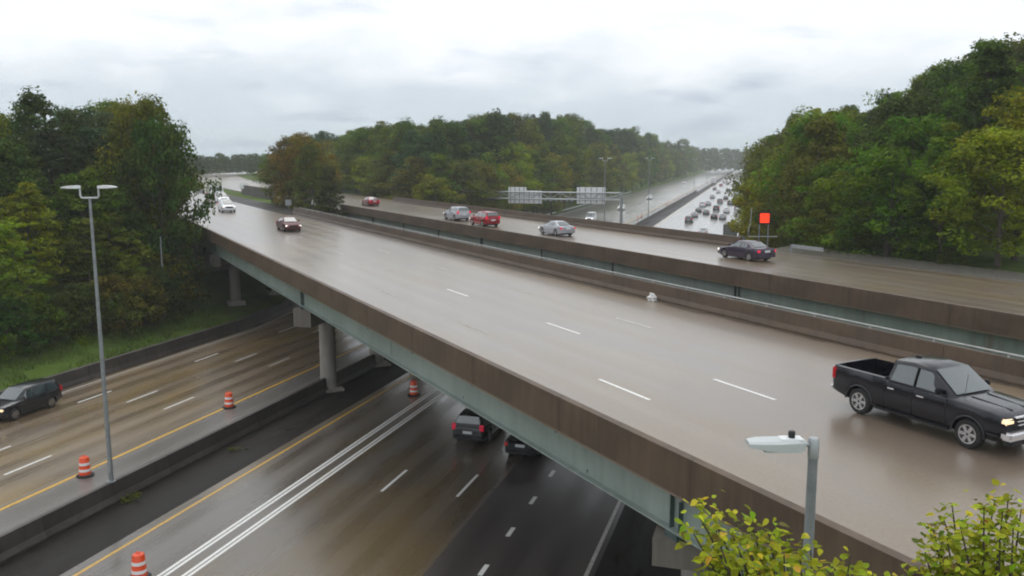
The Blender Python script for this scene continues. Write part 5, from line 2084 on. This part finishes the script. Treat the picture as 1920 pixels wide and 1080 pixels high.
def foreground_tree(label, base_u, dist, twigs, n_leaf_obj, hue_mix):
    b = atd(base_u, 1300, dist)
    gz = ground_z(b.x, b.y)
    root = empty('foreground_tree', (b.x, b.y, gz))
    tag(root, label, 'tree')
    o = Vector((b.x, b.y, gz))
    fork = Vector((b.x, b.y, b.z - 0.6)) - o
    MB().tube([(0, 0, -0.5), fork * 0.4 + Vector((0.15, 0.1, 0)), fork * 0.75 + Vector((-0.1, 0, 0)), fork], [0.16, 0.12, 0.09, 0.06], 10).build('trunk', M['bark'], root, True)
    spots = []
    for (u, v, dz) in twigs:
        tip = atd(u, v, dist + dz) - o
        mid = fork.lerp(tip, 0.55) + Vector((random.uniform(-0.1, 0.1), random.uniform(-0.1, 0.1), 0.1))
        MB().tube([fork, mid, tip], [0.035, 0.018, 0.005], 6).build('branch', M['bark'], root, True)
        for k in range(115):
            f = random.uniform(0.35, 1.02)
            p_ = (fork.lerp(mid, f / 0.55) if f < 0.55 else mid.lerp(tip, (f - 0.55) / 0.45))
            rad = 0.27 * (1.15 - 0.80 * f)
            spots.append((p_ + Vector((random.gauss(0, rad * 0.7), random.gauss(0, rad * 0.8), random.gauss(0, rad * 0.55))), f))
        spots.append((tip, 1.0))
    random.shuffle(spots)
    spots.sort(key=lambda a: -(a[1] + random.uniform(0, 0.35)))
    rest_v, rest_f, rest_c = [], [], []
    for i, (p_, f) in enumerate(spots):
        sz = random.uniform(0.045, 0.10)
        rot = Matrix.Rotation(random.uniform(0, 6.28), 3, 'Z') @ Matrix.Rotation(random.uniform(-0.9, 0.5), 3, 'X') @ Matrix.Rotation(random.uniform(-0.6, 0.6), 3, 'Y')
        if i < n_leaf_obj:
            l_ = link('leaf', random.choice(LEAVES), None, root)
            l_.location = p_
            l_.rotation_euler = rot.to_euler()
            l_.scale = (sz,) * 3
            c = HUES_NEAR[pick(hue_mix)]
            l_.color = (*[q * random.uniform(0.8, 1.2) for q in c], 1)
        else:
            k0 = len(rest_v)
            rest_v += [tuple(p_ + rot @ (Vector(q) * sz)) for q in LV]
            rest_f += [tuple(j + k0 for j in q) for q in LF]
            rest_c += [[random.random(), random.random(), 0, 1]] * len(LV)
    if rest_v:
        me = mesh('inner_leaves', rest_v, rest_f)
        a_ = me.attributes.new('tint', 'FLOAT_COLOR', 'POINT')
        a_.data.foreach_set('color', np.array(rest_c, dtype=np.float32).reshape(-1))
        me.materials.append(M['leaf_near'])
        l_ = link('inner_leaves', me, None, root)
        l_.color = (0.34, 0.38, 0.03, 1)
        l_['kind'] = 'stuff'
    return root


HUES_NEAR = {'lime': (0.50, 0.51, 0.035), 'yellow': (0.55, 0.50, 0.06), 'green': (0.20, 0.28, 0.025), 'olive': (0.18, 0.17, 0.04), 'red': (0.25, 0.05, 0.03)}
foreground_tree('yellow-green leafy treetop in front of the girder at bottom right', 1490, 6.6,
                [(1310, 965, -0.3), (1340, 985, 0.1), (1385, 975, 0.0), (1405, 968, 0.2), (1350, 1020, -0.3), (1440, 1000, 0.1), (1480, 1002, 0), (1470, 1040, -0.4), (1520, 1030, 0.2), (1400, 1030, 0.3),
                 (1595, 1042, 0.1), (1560, 1060, -0.2), (1420, 1060, -0.4), (1510, 1065, 0.3), (1360, 1060, 0.0), (1640, 1075, 0.2), (1325, 945, 0.2), (1300, 1000, 0.1), (1375, 1005, -0.2), (1450, 1020, 0.3), (1500, 1045, -0.1), (1545, 1075, 0.1), (1330, 1045, 0.2), (1390, 1070, 0.1)], 290, [('lime', 4), ('yellow', 1.5), ('green', 3), ('olive', 1.2)])
foreground_tree('green and yellow leafy treetop in the bottom right corner', 1850, 7.0,
                [(1785, 945, 0), (1770, 975, 0.2), (1800, 985, -0.2), (1865, 940, 0.3), (1880, 960, 0), (1900, 985, -0.2), (1830, 1000, 0.1), (1760, 1020, 0.2), (1790, 1040, -0.3), (1850, 1040, 0),
                 (1740, 1055, 0.1), (1900, 1040, 0.3), (1720, 1065, 0.2), (1930, 1000, 0.1), (1840, 970, 0.2), (1875, 1010, -0.3), (1815, 1060, 0.1), (1750, 990, 0.3), (1775, 1005, 0), (1890, 935, 0.1), (1915, 955, 0.2), (1845, 950, 0), (1735, 1035, 0.3), (1770, 1070, 0), (1880, 1065, 0.2), (1915, 1070, 0)], 290, [('olive', 2.5), ('lime', 3), ('green', 3.5), ('yellow', 1), ('red', 0.25)])

# labels shared by look-alikes get their place in the row
same = {}
for o in TREES:
    same.setdefault(o['label'], []).append(o)
for lab, lst in same.items():
    lst = [o for o in lst]
    if 1 < len(lst) <= len(ORD):
        lst.sort(key=lambda o: proj(o.location.x, o.location.y, CAMZ)[0])
        for o, w_ in zip(lst, ORD):
            while len(lab.split()) > 13 and ' the ' in lab:
                lab = lab.replace(' the ', ' ', 1)
            if len(lab.split()) > 13:
                lab = lab.replace(' broadleaf', '').replace(' bluish green', ' bluish')
            o['label'] = lab + ', ' + w_

# ------------------------------------------------------------------ damp air
hz = MB().box(-420, 420, -70, 1600, -2.0, 46).build('haze', None)
hm = bpy.data.materials.new('haze_air')
hm.use_nodes = True
hn, hl = hm.node_tree.nodes, hm.node_tree.links
hn.clear()
ho = hn.new('ShaderNodeOutputMaterial')
hv = hn.new('ShaderNodeVolumePrincipled')
hv.inputs['Color'].default_value = (0.93, 0.95, 0.97, 1)
hv.inputs['Density'].default_value = 0.00035
hl.new(hv.outputs[0], ho.inputs['Volume'])
hz.data.materials.append(hm)
tag(hz, 'thin damp rain haze over the whole place', 'haze', kind='stuff')
